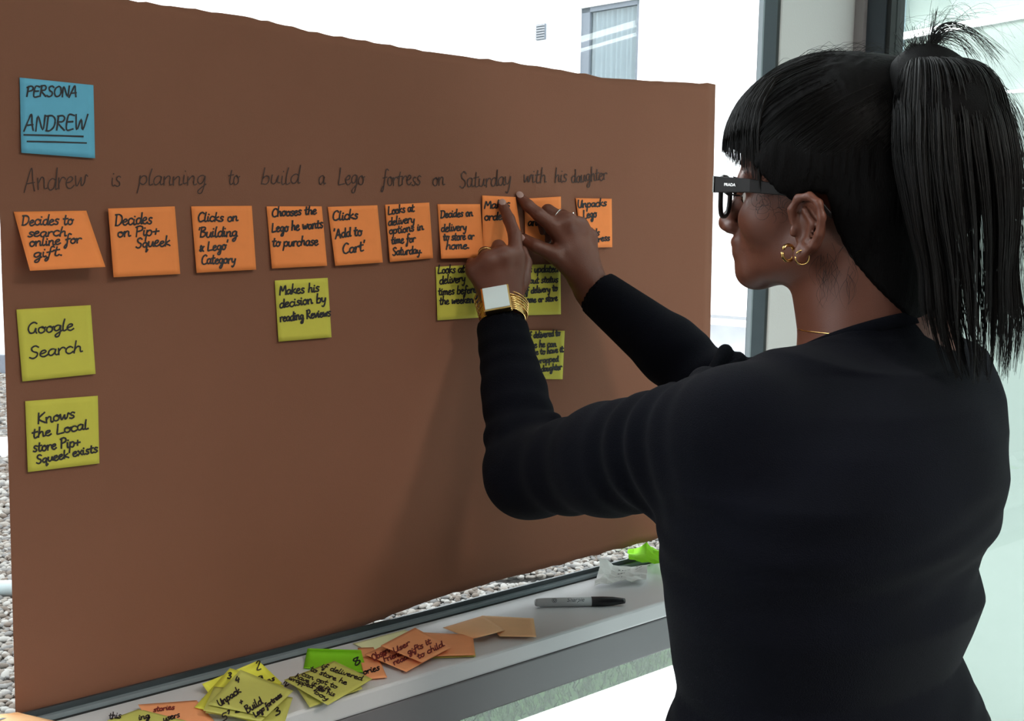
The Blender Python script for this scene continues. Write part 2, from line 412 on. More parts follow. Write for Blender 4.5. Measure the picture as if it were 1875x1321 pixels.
# white pillar in the corner
tag(bevel(rbox('wall_corner', (tR2, FV + 0.002, 0), (tP + 0.012, DG + 0.012, 2.7), M['paint']), 0.004), 'white pillar between the two windows', kind='structure')
# window B (side glazing) -------------------------------------------
TB = float(tP + 0.012)
def nz_(px, py, t):
    r = ray(px, py); s = t / (r @ tA); p = r * s; return p @ nA
nB0 = nz_(1574, 300, TB); nB1 = nz_(1607, 300, TB); nB2 = nz_(1615, 300, TB)
w2 = empty('window_2', room(TB, 0, 0)); tag(w2, 'side window with dark frame and greenish glass behind the person', kind='structure')
rbox('trim', (tP, nB0, 0), (TB + 0.06, FV + 0.002, 2.7), mat('taupe_trim', lin(150, 142, 142), 0.6, noise=0.05), w2)
rbox('window_frame', (TB, nB1, 0), (TB + 0.06, nB0, 2.7), M['frame'], w2)
rbox('gasket', (TB + 0.004, nB2, 0), (TB + 0.05, nB1, 2.7), M['gasket'], w2)
rbox('glass_pane', (TB + 0.02, -3.4, 0.06), (TB + 0.026, nB2, 2.62), M['pane2'], w2)
rbox('window_frame', (TB, -3.4, 0.0), (TB + 0.06, nB2, 0.06), M['frame'], w2)
rbox('window_frame', (TB, -3.4, 2.62), (TB + 0.06, nB2, 2.7), M['frame'], w2)
rbox('window_frame', (TB, -3.6, 0.0), (TB + 0.06, -3.4, 2.7), M['frame'], w2)
# wing across the side window
TW = TB + 1.5
wing = empty('neighbouring_wing', room(TW, 0, 0)); tag(wing, 'pale mint panelled wall outside the side window', 'building')
nend = nz_(1608, 300, TW)
k = 0; n = nend
while n > -6:
    n2 = max(-6, n - 1.15)
    bevel(MB().box((TW, n2 + 0.006, -0.06), (TW + 0.12, n - 0.006, 3.6), rf).build('wall_panel', M['mint'], wing), 0.004); n = n2
tag(MB().box((TW + 0.02, -6, -0.06), (TW + 0.3, nend, 3.6), rf).build('backing_wall', M['rev'], wing))
rbox('corner_post', (TW - 0.03, nend - 0.07, -0.06), (TW, nend, 3.6), mat('blue_grey_post', lin(150, 168, 176), 0.5, noise=0.05), wing)
def streak_tube(a, b, label, r=0.011):
    a, b = np.array(a), np.array(b)
    o = empty('streak_tube', a); tag(o, label, 'light')
    MB().tube([a, b], r, 8).build('light_tube', M['tube'], o, True)
    d = (b - a) / np.linalg.norm(b - a)
    for e, q in ((a, -1), (b, 1)): MB().tube([e - d * 0.0, e + d * q * 0.03], r * 1.3, 10).build('end_cap', M['sill'], o)
    MB().tube([a + tA * 0.025, b + tA * 0.025], r * 0.8, 6).build('housing', M['sill'], o)
def onB(px, py, t):
    r = ray(px, py); return np.array([0, 0, H]) + r * (t / (r @ tA))
streak_tube(onB(1618, 72, TW - 0.04), onB(1905, 20, TW - 0.04), 'thin glowing tube added as a reflected light streak, high behind the ponytail top')  # added glowing tubes imitate lamp streaks reflected in the side glass
streak_tube(onB(1846, 168, TW - 0.03), onB(1960, 158, TW - 0.03), 'short thin tube added as a second, fainter light streak, lower beside the ponytail', 0.004)
for k, py in enumerate((64, 84)):                      # unseen tubes, added so their mirror image streaks the front glass
    q1, q2 = onB(0, 0, 1), None
    pts = []
    for px, dy in ((1058, 10), (1168, -22)):
        p = on_A(px, py + dy, -0.006); d = p - np.array([0, 0, H]); d /= np.linalg.norm(d)
        rfl = d - 2 * (d @ nA) * nA
        s = (TW - 0.05 - p @ tA) / (rfl @ tA); pts.append(p + rfl * s)
    streak_tube(pts[0], pts[1], ['upper', 'lower'][k] + ' of two added glowing tubes at the mint wall, mirrored as streaks in the front window', 0.012 if k == 0 else 0.007)

# ceiling lamps
lampproto = None
for i, (t, n, pw) in enumerate(LAMPS):
    o = empty('ceiling_light', room(t, n, 2.69)); tag(o, 'square ceiling light panel, ' + ['nearest the brown paper', 'nearest the side window', 'at the far back left', 'at the back in the middle'][i], 'light', 'ceiling light panels')
    rbox('light_frame', (t - 0.31, n - 0.31, 2.672), (t + 0.31, n + 0.31, 2.70), M['sill'], o)
    rbox('diffuser', (t - 0.28, n - 0.28, 2.662), (t + 0.28, n + 0.28, 2.673), M['panel'], o)

# ------------------------------------------------------------------ outdoors: facade, wall, grass, pebbles, pipe
fd = np.array([-0.708, 0.706, 0.0]); fn = np.array([-0.706, -0.708, 0.0])   # along, and towards the viewer
r0 = ray(1340, 648); F0 = np.array([0, 0, H]) + r0 * ((-0.06 - H) / r0[2])
def fac(px, py, w=0.0):
    r = ray(px, py); s = ((F0 - np.array([0, 0, H])) @ fn + w) / (r @ fn); return np.array([0, 0, H]) + r * s
def fco(p): return (p - F0) @ fd, p[2]
ff = lambda a, w, z: F0 * np.array([1, 1, 0]) + fd * a + fn * w + UP * z
bld = empty('white_building', ff(0, 0, 0)); tag(bld, 'overexposed white rendered building with curtained window across the courtyard', 'building')
wc = [fco(fac(*q)) for q in ((1058, 16), (1168, 0), (1166, 260), (1060, 262))]
a0, a1 = sorted((np.mean([wc[0][0], wc[3][0]]), np.mean([wc[1][0], wc[2][0]]))); z0, z1 = wc[2][1] - 0.3, wc[0][1]
A0, A1 = -4.5, 40
b = MB()
for lo, hi in (((A0, -0.3, -0.06), (a0, 0, 9)), ((a1, -0.3, -0.06), (A1, 0, 9)), ((a0, -0.3, -0.06), (a1, 0, z0)), ((a0, -0.3, z1), (a1, 0, 9))): b.box(lo, hi, ff)
b.build('facade_wall', M['facade'], bld)
MB().box((A0, 0, -0.06), (A1, 0.05, 0.32), ff).build('plinth', M['facade2'], bld)
MB().box((A0, 0, 0.42), (A1, 0.03, 0.46), ff).build('ledge', M['facade2'], bld)
wf = MB()
ft = 0.07
for lo, hi in (((a0, -0.1, z0), (a0 + ft, -0.04, z1)), ((a1 - ft * 2.4, -0.1, z0), (a1, -0.04, z1)), ((a0, -0.1, z1 - ft), (a1, -0.04, z1)), ((a0, -0.1, z0), (a1, -0.04, z0 + ft))): wf.box(lo, hi, ff)
wo = wf.build('window', M['rev'], bld)
MB().box((a0, -0.08, z0), (a1, -0.075, z1), ff).build('pane', M['pane'], wo)
MB().box((a0 - 0.02, -0.02, z0 - 0.06), (a1 + 0.02, 0.06, z0), ff).build('window_ledge', M['rev'], wo)
v = []; f = []; na = 90
for j in range(2):
    for i in range(na):
        a = a0 + (a1 - a0) * i / (na - 1); v.append(ff(a, -0.15 + 0.032 * math.sin(i * 0.83) + 0.014 * math.sin(i * 0.37 + 1), z0 + (z1 - z0) * j))
for i in range(na - 1): f.append([i, i + 1, na + i + 1, na + i])
mesh('curtain', v, f, M['curtain'], wo, True)
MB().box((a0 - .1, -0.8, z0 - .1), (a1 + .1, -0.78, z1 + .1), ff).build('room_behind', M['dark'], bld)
vc = [fco(fac(*q)) for q in ((984, 46), (1000, 72))]
vt = MB().box((vc[1][0], 0, vc[1][1]), (vc[0][0], 0.03, vc[0][1]), ff).build('vent', M['rev'], bld)
for i in range(6):
    zz = vc[1][1] + (vc[0][1] - vc[1][1]) * (i + 0.5) / 6
    MB().box((vc[1][0] + .01, 0.03, zz - .012), (vc[0][0] - .01, 0.055, zz + .006), ff).build('slat', M['facade2'], vt)
# low wall far left
q = P(0, 690, 12.0); lw = empty('low_wall', (q[0], 12, -0.06)); tag(lw, 'low white garden wall past the pebbles left of the brown paper', 'wall')
MB().box((-9, 12, -0.06), (-4.6, 12.3, 1.6)).build('wall_body', M['facade'], lw)
MB().box((-9.05, 11.95, 1.6), (-4.55, 12.35, 1.68)).build('coping', M['facade2'], lw)
MB().box((-9, 11.9, -0.06), (-4.6, 12, 0.16)).build('plinth', M['rev'], lw)
kb = MB().box((-9, 7.55, -0.06), (-3.0, 7.95, 0.03)).build('kerb', M['facade']); tag(kb, 'white kerb crossing the pebbles left of the brown paper', 'kerb')
bevel(kb, 0.01)
pp = on_z(8, 1078, 0.0)
pi = MB().tube([(pp[0] - 1.6, pp[1] - 0.25, 0.0), (pp[0] + 0.9, pp[1] + 0.14, 0.0)], 0.034, 16).build('pipe', M['pipe'], None, True)
tag(pi, 'grey pipe lying on the pebbles at the left edge', 'pipe')

# grass strip
GR0, GR1 = 2.54, 3.3
tag(MB().box((-8, 2.52, -0.06), (12, GR1, -0.02), rf).build('turf_bed', M['grass']), 'strip of soil under the grass', kind='structure')
v = []; f = []
for i in range(16000):
    t = rng.uniform(-1.2, 3.2); n = rng.uniform(GR0, GR1); hgt = rng.uniform(0.015, 0.05); w = 0.003; a = rng.uniform(0, 6.28)
    b0 = room(t, n, -0.02); d = np.array([math.cos(a), math.sin(a), 0]); tip = b0 + UP * hgt + np.array([rng.normal(0, .012), rng.normal(0, .012), 0])
    k = len(v); v += [b0 - d * w, b0 + d * w, tip]; f.append([k, k + 1, k + 2])
tag(mesh('grass', v, f, M['grass']), 'short green grass strip seen below the window sill', 'grass', kind='stuff')

# pebbles
def ico(sub):
    p = (1 + 5 ** .5) / 2; v = [(-1, p, 0), (1, p, 0), (-1, -p, 0), (1, -p, 0), (0, -1, p), (0, 1, p), (0, -1, -p), (0, 1, -p), (p, 0, -1), (p, 0, 1), (-p, 0, -1), (-p, 0, 1)]
    f = [(0, 11, 5), (0, 5, 1), (0, 1, 7), (0, 7, 10), (0, 10, 11), (1, 5, 9), (5, 11, 4), (11, 10, 2), (10, 7, 6), (7, 1, 8), (3, 9, 4), (3, 4, 2), (3, 2, 6), (3, 6, 8), (3, 8, 9), (4, 9, 5), (2, 4, 11), (6, 2, 10), (8, 6, 7), (9, 8, 1)]
    v = [np.array(q) / np.linalg.norm(q) for q in v]
    for _ in range(sub):
        e = {}; g = []
        def mid(a, b):
            k = (min(a, b), max(a, b))
            if k not in e: q = v[a] + v[b]; v.append(q / np.linalg.norm(q)); e[k] = len(v) - 1
            return e[k]
        for a, b, c in f:
            x, y, z = mid(a, b), mid(b, c), mid(c, a); g += [(a, x, z), (b, y, x), (c, z, y), (x, y, z)]
        f = g
    return np.array(v), np.array(f)
cand = []
sp = 0.0235
for n in np.arange(3.32, 14.5, sp):
    far = n > 6.0
    if far and (round((n - 3.32) / sp) % 2): continue
    for t in np.arange(-14, 5.2, sp * (2 if far else 1)):
        x, y, _ = room(t, n, 0)
        if y < 1: continue
        u = x / y * FPX + CX
        if u < -420 or u > 1330: continue
        if 7.5 < y < 8.0 or y > 11.85 or abs(y - (pp[1] + (x - pp[0]) * 0.156)) < 0.045: continue
        if u > 60 and n > (5.6 if u > 470 else 4.1): continue
        cand.append((t + rng.normal(0, sp * .25), n + rng.normal(0, sp * .25), 2.0 if far else 1.0, y, u))
cand = np.array(cand)
def peb(sc_):
    s = sc_ * rng.uniform(0.0095, 0.0165); a = rng.uniform(0, 6.28); r = np.array([s * rng.uniform(1.1, 1.7), s, s * rng.uniform(.55, .8)])
    tl = rng.normal(0, 0.3, 2)
    return r, Matrix.Rotation(a, 3, 'Z') @ Matrix.Rotation(tl[0], 3, 'X') @ Matrix.Rotation(tl[1], 3, 'Y')
bed = empty('pebble_bed', room(-2, 4, -0.05)); tag(bed, 'bed of loose rounded pebbles outside beyond the window', 'pebbles')
score = cand[:, 3] + np.where((cand[:, 4] < 45) & (cand[:, 4] > -15), 0, 2.5)
order = np.argsort(score)
V1, F1 = ico(1); V0, F0_ = ico(0)
protos = []
for m_ in PEB:
    me = bpy.data.meshes.new('pebble'); vv = V1 * (1 + rng.normal(0, .05, (len(V1), 1))); me.from_pydata(vv.tolist(), [], F1.tolist()); me.materials.append(m_)
    me.polygons.foreach_set('use_smooth', [True] * len(me.polygons)); protos.append(me)
bo = np.array(bed['org'])
for k in order[:290]:
    t, n, sc_, y, u = cand[k]; r, R = peb(sc_)
    o = bpy.data.objects.new('pebble', protos[rng.integers(4)]); C.objects.link(o); o.parent = bed
    o.location = room(t, n, -0.052 + 0.018 + rng.uniform(0, .014)) - bo; o.scale = r; o.rotation_euler = R.to_euler()
vs = []; fs = []; mi = []; base = 0
for k in order[290:]:
    t, n, sc_, y, u = cand[k]; r, R = peb(sc_); VV, FF = (V1, F1) if y < 5.5 else (V0, F0_)
    q = (VV * r) @ np.array(R).T + room(t, n, -0.034 + rng.uniform(0, .014)); vs.append(q); fs.append(FF + base); base += len(q); mi.append(np.full(len(FF), rng.integers(4)))
vs = np.concatenate(vs) - bo; fs = np.concatenate(fs); mi = np.concatenate(mi)
me = bpy.data.meshes.new('loose_pebbles'); me.vertices.add(len(vs)); me.vertices.foreach_set('co', vs.astype(np.float32).ravel())
me.loops.add(len(fs) * 3); me.loops.foreach_set('vertex_index', fs.astype(np.int32).ravel()); me.polygons.add(len(fs))
me.polygons.foreach_set('loop_start', np.arange(0, len(fs) * 3, 3, dtype=np.int32)); me.update(calc_edges=True)
for m_ in PEB: me.materials.append(m_)
me.polygons.foreach_set('material_index', mi.astype(np.int32)); tag(link('loose_pebbles', me, None, bed, True), kind='stuff')
print('pebbles', len(cand))

# ------------------------------------------------------------------ handwriting: a hand-drawn stroke alphabet
G = {}
def g(ch, w, s): G[ch] = (w, [[tuple(float(c) for c in p.split(',')) for p in st.split()] for st in s.split(';')])
g('a', 4.6, '3.7,4.3 2.4,5 .7,4.2 .2,2.2 1,.3 2.4,.6 3.6,2.6 3.8,4.6 3.6,1.4 4.2,.2 5,.7')
g('b', 4.4, '.8,9.5 .5,5 .3,.3;.4,3.2 1.8,4.8 3.5,4.2 3.8,2 2.6,.2 .6,.5')
g('c', 3.8, '3.6,4.2 2.4,5 .8,4.2 .2,2.2 1,.4 2.4,0 3.9,1')
g('d', 4.8, '3.6,4.2 2.3,4.9 .6,3.8 .3,1.6 1.4,.1 3,.9 3.9,4 4.3,9.6 4,3 4.1,.3 4.9,.5')
g('e', 4.0, '.4,2.4 2.2,2.9 3.2,4 2.5,5 1,4.5 .2,2.5 .9,.5 2.4,0 4,1.2')
g('f', 3.6, '4,8.8 3,9.7 2,8.6 1.7,4 1.2,-2 .2,-4 -.5,-2.8 .6,-.6;.2,4.2 3.4,4.9')
g('g', 4.6, '3.7,4.3 2.3,5 .6,4 .4,1.8 1.6,.6 3.1,1.8 3.8,4.7 3.9,0 3,-3.8 1.4,-4.2 1.2,-2.6 4.6,.5')
g('h', 4.5, '1,9.6 .7,5 .4,.1;.5,2.8 2,4.9 3.2,4.4 3.4,2 3.6,.3 4.6,.6')
g('i', 2.0, '.5,4.6 .5,1.5 1,.2 2.1,.7;.8,7 1,6.8')
g('j', 2.4, '1.5,4.7 1.4,-2 .4,-4 -.6,-3;1.6,7 1.8,6.8')
g('k', 4.2, '.9,9.5 .5,4 .4,.1;3.4,4.9 .6,2.4 3,1.2 4.2,.2')
g('l', 2.2, '.9,9.4 .4,5 .5,1 1.2,.1 2.3,.7')
g('m', 6.6, '.2,4.6 .5,.1;.5,3 1.8,4.9 2.7,4 2.8,.3;2.8,3 4.2,4.9 5.1,4 5.2,.6 6.8,.5')
g('n', 4.6, '.2,4.7 .5,.1;.5,2.8 2,4.9 3.2,4.2 3.3,1.4 3.8,.2 4.7,.6')
g('o', 4.2, '2.2,4.9 .6,4 .3,1.6 1.6,0 3.3,.8 3.7,3 2.6,4.8 2,4.5 3.2,3.9 4.4,4.4')
g('p', 4.4, '.4,4.7 .2,0 -.2,-4.3;.3,3 1.8,4.9 3.5,4.2 3.7,1.8 2.3,.1 .5,1')
g('q', 4.6, '3.6,4.2 2.2,4.9 .6,3.8 .5,1.5 1.8,.4 3.4,2.4 3.7,4.7 3.5,-1 3.3,-4.3 4.6,-2.4')
g('r', 3.4, '.3,4.7 .5,.2;.5,2.6 1.5,4.6 2.8,4.9 3.5,4.2')
g('s', 3.4, '3.1,4.5 1.8,5 .8,4 1.2,2.9 2.6,2 2.7,.7 1.4,-.1 .1,.5')
g('t', 3.2, '1.5,8 1,3 1.2,.6 2.1,.1 3.3,.8;-.3,5.1 3.2,5.5')
g('u', 4.5, '.3,4.7 .3,1.3 1.4,.1 2.8,1.2 3.6,4.7 3.5,1.2 4.6,.5')
g('v', 4.0, '.2,4.8 1.6,.2 3.6,4.8 4.3,4.4')
g('w', 5.8, '.2,4.7 .9,.4 2.3,2.4 3,4 3.3,.4 4.6,2 5.2,4.8 6,4.4')
g('x', 4.0, '.3,4.8 3.7,.1;3.6,4.8 .2,.1')
g('y', 4.4, '.3,4.7 .6,1.6 1.8,.8 3.2,2.2 3.8,4.8 3.2,-1 1.8,-4.2 .6,-3.4')
g('z', 3.8, '.3,4.6 3.4,4.7 .3,.2 3.7,.3')
g('A', 6.0, '0,-.4 1.6,5 3.2,9.4 4.2,4 5.2,0;1,2.9 4.8,3.4')
g('B', 5.2, '.8,8.9 .6,0;.5,8.8 3.4,8.9 4,7 1.2,4.9 4.2,4.2 4.5,1.6 2.6,0 .4,.2')
g('C', 5.4, '4.9,8 3.4,9.2 1.3,7.6 .3,4.2 1,1 2.8,-.1 5.2,1')
g('D', 5.6, '.8,8.8 .6,0;-.2,8.8 3,8.9 5,6.6 4.8,2.6 2.6,.1 .3,0')
g('E', 4.6, '4.2,8.6 .8,8.7 .6,.1 4.3,.3;.8,4.6 3.6,4.8')
g('F', 4.4, '4.3,8.8 .7,8.8 .6,0;.7,4.8 3.6,4.8')
g('G', 5.8, '5,7.8 3.4,9 1.2,7.4 .3,3.8 1.6,.4 3.8,.8 4.9,4 4.8,1.5 5.3,0')
g('I', 3.4, '.4,8.9 3.2,8.9;1.8,8.9 1.6,0;.2,0 3.2,0')
g('K', 5.0, '.8,9 .5,0;4.6,8.8 .8,4.2 4.9,0')
g('L', 4.8, '.9,9.2 .5,4 .4,.2 2,.2 4.8,.6')
g('M', 6.4, '.2,0 .9,8.6 2.9,3.4 5.2,8.8 6,0')
g('N', 5.4, '.5,0 .7,8.6 4.4,.4 4.7,9')
g('O', 5.8, '3,9 .8,7.4 .3,3.6 2,.1 4.4,.8 5.4,4.6 4.4,8.2 2.8,9')
g('P', 4.8, '.8,8.8 .5,0;-.2,8 2.6,9.1 4.4,7.8 4,5.4 .8,4.2')
g('R', 5.2, '.8,8.8 .5,0;.2,8.6 3,9 4.3,7.4 3.4,5.2 .8,4.6 4.8,0')
g('S', 4.8, '4.4,8 2.8,9.2 1,7.8 1.6,5.4 3.8,3.6 3.6,1 1.8,-.2 .1,.9')
g('T', 5.0, '0,8.8 5,8.9;2.6,8.8 2.3,0')
g('U', 5.4, '.5,8.8 .4,3 1.6,.2 3.6,.8 4.6,8.8 4.6,.2')
g('W', 7.2, '.2,8.8 1.6,.2 3.4,6.4 4.8,.2 6.8,9')
g('1', 2.6, '.4,7 1.6,8.6 1.4,0'); g('2', 4, '.4,7 1.8,8.8 3.4,7.4 .4,.3 3.8,.2'); g('3', 4, '.5,8 2.4,8.8 3.2,6.8 1.4,5 3.5,3.4 2.6,.4 .3,.6')
g('4', 4, '1.8,8.4 .4,3.4 3.6,3.8;3,6 2.6,0'); g('5', 4, '3.6,8.6 1.2,8.4 .8,5 3,5 3.4,1.6 .4,.3'); g('8', 4, '3.2,7.6 1.4,8.8 .8,6.6 3.4,2.6 2,0 .4,2 3.4,7.4')
g("'", 1.6, '1,9.4 .6,7.4'); g('.', 1.8, '.6,.5 1.1,.3'); g('+', 4.4, '.2,3 4,3.4;2.2,5.4 2,.8'); g('&', 4.8, '4.4,5 2.4,2.4 .4,1.6 1.6,0 3.2,3 1.6,6 1.2,3.4 4.4,0'); g('-', 3, '.3,2.6 2.6,2.7')
def crom(p, n=4):
    p = [np.array(q) for q in p]
    if len(p) < 3: return p
    out = []
    for i in range(len(p) - 1):
        a, b, c, d = p[max(i - 1, 0)], p[i], p[i + 1], p[min(i + 2, len(p) - 1)]
        for k in range(n):
            t = k / n; out.append(0.5 * ((2 * b) + (c - a) * t + (2 * a - 5 * b + 4 * c - d) * t * t + (3 * b - a - 3 * c + d) * t ** 3))
    return out + [p[-1]]
def layout(text, x0, y0, x1, y1, xh):
    w = 0; items = []
    for ch in text:
        if ch == ' ': w += 3.4; continue
        cw, st = G[ch]; items.append((w, st)); w += cw + 0.35
    dx, dy = x1 - x0, y1 - y0; L = math.hypot(dx, dy); ux, uy = dx / L, dy / L; sx = L / w; sy = xh / 5
    res = []
    for ofs, st in items:
        jy = random.uniform(-.35, .35); js = random.uniform(.94, 1.07)
        for s_ in st:
            s_ = [(a + random.uniform(-.12, .12), c + random.uniform(-.12, .12)) for a, c in s_]
            res.append([(x0 + ux * (ofs + a + .12 * c) * sx + uy * (c * js + jy) * sy, y0 + uy * (ofs + a) * sx - ux * (c * js + jy) * sy) for a, c in crom(s_)])
    return res
def ribbons(lines, width, S):                          # px polylines -> flat ink on the surface S(px,py)
    v = []; f = []
    for p in lines:
        p = np.array(p, dtype=float); d = np.gradient(p, axis=0); d /= np.linalg.norm(d, axis=1)[:, None] + 1e-9; nn = np.stack([-d[:, 1], d[:, 0]], 1)
        p[0] -= d[0] * width * .4; p[-1] += d[-1] * width * .4
        b = len(v)
        for i in range(len(p)):
            w = width * .5 * random.uniform(.85, 1.12)
            v.append(S(*(p[i] + nn[i] * w))); v.append(S(*(p[i] - nn[i] * w)))
        for i in range(len(p) - 1): f.append([b + 2 * i, b + 2 * i + 1, b + 2 * i + 3, b + 2 * i + 2])
    return v, f

# ------------------------------------------------------------------ the brown paper
top = [(-30, -62), (120, -18), (235, 0), (450, 30), (580, 60), (765, 92), (1000, 123), (1110, 143), (1200, 148), (1310, 154)]
bot = [(27, 1330), (87, 1314), (269, 1267), (418, 1225), (538, 1186), (700, 1134), (800, 1095), (895, 1069), (1000, 1041), (1195, 989), (1293, 962)]
def wpap(px, py): return 0.002 + 0.0022 * (1 + math.sin(px * 0.011 + 1)) * (0.4 + 0.6 * math.exp(-((py - 100) / 260) ** 2)) + 0.0008 * math.sin(px * .03 + py * .013)
def Sp(px, py, w=0.0): return on_A(px, py, wpap(px, py) + w)
NU, NV = 90, 60
v = []; f = []
txs = np.array(top); bxs = np.array(bot)
for i in range(NU + 1):
    s = i / NU; xt = -30 + s * 1340; yt = np.interp(xt, txs[:, 0], txs[:, 1]); xb = 27 + s * (1293 - 27); yb = np.interp(xb, bxs[:, 0], bxs[:, 1])
    yt += 1.6 * math.sin(i * 2.1) * (random.random() < .5); yb += random.uniform(-1.5, 1.5)
    for j in range(NV + 1):
        q = j / NV; x = xt + (xb - xt) * q
        if i == 0: x = np.interp(yt + (yb - yt) * q, [-62, 400, 500, 650, 900, 1330], [-12, 0, 3, 9, 17, 29])
        elif i < 6: x0_ = np.interp(yt + (yb - yt) * q, [-62, 400, 500, 650, 900, 1330], [-12, 0, 3, 9, 17, 29]); x = x0_ + (xt + 1340 * (6 - i) / NU + (xb - xt) * q - x0_) * i / 6 if False else x0_ + (x - x0_) * (i / 6)
        v.append(Sp(x, yt + (yb - yt) * q))
for i in range(NU):
    for j in range(NV): a = i * (NV + 1) + j; f.append([a, a + 1, a + NV + 2, a + NV + 1])
po = empty('brown_paper', on_A(650, 1200)); tag(po, 'large sheet of brown kraft paper fixed to the window, covered with sticky notes', 'paper')
sh = mesh('paper_sheet', v, f, M['kraft'], po, True)
so = sh.modifiers.new('solid', 'SOLIDIFY'); so.thickness = 0.0004; so.offset = 0
main = [('Andrew', 44, 350, 160, 343, 22), ('is', 204, 341, 222, 340, 17), ('planning', 254, 339, 378, 338, 17), ('to', 418, 338, 438, 338, 17), ('build', 478, 338, 550, 337, 17), ('a', 583, 338, 596, 338, 16),
        ('Lego', 619, 338, 667, 338, 17), ('fortress', 700, 340, 771, 339, 16), ('on', 792, 341, 815, 340, 16), ('Saturday', 842, 345, 937, 339, 16), ('with', 959, 336, 1001, 334, 15), ('his', 1016, 334, 1039, 333, 14), ('daughter', 1047, 336, 1112, 329, 13)]
L_ = []
for t_ in main: L_ += layout(*t_)
v, f = ribbons(L_, 2.0, lambda x, y: Sp(x, y, 0.0010)); mesh('handwriting', v, f, M['inkt'], po)

# ------------------------------------------------------------------ sticky notes
def inv_bil(q, px, py):
    (x0, y0), (x1, y1), (x2, y2), (x3, y3) = q; u = v_ = .5
    for _ in range(8):
        X = (1 - u) * (1 - v_) * x0 + u * (1 - v_) * x1 + u * v_ * x2 + (1 - u) * v_ * x3 - px; Y = (1 - u) * (1 - v_) * y0 + u * (1 - v_) * y1 + u * v_ * y2 + (1 - u) * v_ * y3 - py
        a = (1 - v_) * (x1 - x0) + v_ * (x2 - x3); b = (1 - u) * (x3 - x0) + u * (x2 - x1); c = (1 - v_) * (y1 - y0) + v_ * (y2 - y3); d = (1 - u) * (y3 - y0) + u * (y2 - y1)
        D = a * d - b * c
        if abs(D) < 1e-9: break
        u -= (X * d - Y * b) / D; v_ -= (a * Y - c * X) / D
    return min(max(u, -.1), 1.1), min(max(v_, -.1), 1.1)
def note(q, m, label, base, wf, lines=(), extra=(), group=None, ink='ink', pen=3.0, name='sticky_note', nn=12, thick=0.0003):
    """q: corner pixels; base(px,py,w): pixel -> point w above what the note lies on; wf(u,v): lift"""
    S = lambda x, y, e=0.0: base(x, y, wf(*inv_bil(q, x, y)) + e)
    v = []; f = []
    for i in range(nn + 1):
        for j in range(nn + 1):
            a, b = i / nn, j / nn
            x = (1 - a) * (1 - b) * q[0][0] + a * (1 - b) * q[1][0] + a * b * q[2][0] + (1 - a) * b * q[3][0]; y = (1 - a) * (1 - b) * q[0][1] + a * (1 - b) * q[1][1] + a * b * q[2][1] + (1 - a) * b * q[3][1]
            v.append(base(x, y, wf(a, b)))
    for i in range(nn):
        for j in range(nn): a = i * (nn + 1) + j; f.append([a, a + 1, a + nn + 2, a + nn + 1])
    o = empty(name, np.mean(v, 0)); tag(o, label, 'sticky note' if name == 'sticky_note' else name.replace('_', ' '), group)
    sh = mesh('paper_leaf', v, f, m, o, True); s_ = sh.modifiers.new('solid', 'SOLIDIFY'); s_.thickness = thick; s_.offset = 0
    L = []
    for t_ in lines: L += layout(*t_)
    L += [list(e) for e in extra]
    if L:
        v, f = ribbons(L, pen, lambda x, y: S(x, y, 0.0007)); mesh('handwriting', v, f, M[ink], o)
    return o
def curl(b, t=0.001, side=0.0): return lambda u, v_: 0.0012 + t * (1 - v_) + b * max(0, v_) ** 2 + side * (u - .5) ** 2
bw = lambda x, y, w: Sp(x, y, w)
gO, gY = 'orange notes in a row on the brown paper', 'yellow notes on the brown paper'
note([(36, 142), (171, 156), (174, 290), (39, 280)], M['blue'], 'blue sticky note reading PERSONA ANDREW at top left of the brown paper', bw, curl(.003), [('PERSONA', 48, 177, 142, 177, 10.5), ('ANDREW', 44, 239, 160, 238, 15)], [[(44, 247), (90, 248), (152, 250)], [(50, 259), (100, 260), (158, 262)]])
note([(25, 388), (158, 386), (193, 489), (55, 496)], M['orange'], 'curling orange note reading Decides to search online for gift', bw, lambda u, v_: 0.0015 + 0.026 * v_ ** 1.5, [('Decides to', 40, 413, 134, 411, 10), ('search', 51, 434, 122, 432, 9), ('online for', 54, 452, 149, 445, 9), ('gift.', 61, 472, 116, 468, 10)], group=gO)
note([(198, 382), (320, 378), (330, 502), (208, 508)], M['orange'], 'orange note reading Decides on Pip+ Squeek', bw, lambda u, v_: .0015 + .006 * (1 - u) ** 3 + .004 * v_ ** 2, [('Decides', 211, 413, 279, 410, 11), ('on Pip+', 215, 435, 292, 431, 10), ('Squeek', 249, 454, 312, 450, 10)], group=gO)
note([(350, 378), (461, 377), (469, 494), (360, 500)], M['orange'], "orange note reading Clicks on 'Building & Lego' Category", bw, curl(.005), [('Clicks on', 362, 406, 436, 405, 9), ("'Building", 362, 435, 435, 433, 10), ("& Lego'", 365, 461, 418, 457, 9), ('Category', 369, 484, 432, 482, 9)], group=gO)
note([(488, 378), (589, 378), (599, 487), (498, 492)], M['orange'], 'orange note reading Chooses the Lego he wants to purchase', bw, curl(.004), [('Chooses the', 498, 397, 580, 392, 8.5), ('Lego he wants', 498, 426, 592, 417, 9), ('to purchase', 499, 452, 583, 449, 9)], group=gO)
note([(600, 379), (691, 376), (701, 481), (614, 487)], M['orange'], "orange note reading Clicks 'Add to Cart'", bw, curl(.006), [('Clicks', 609, 404, 656, 401, 9), ("'Add to", 611, 437, 663, 431, 9.5), ("Cart'", 628, 465, 670, 459, 10)], group=gO)
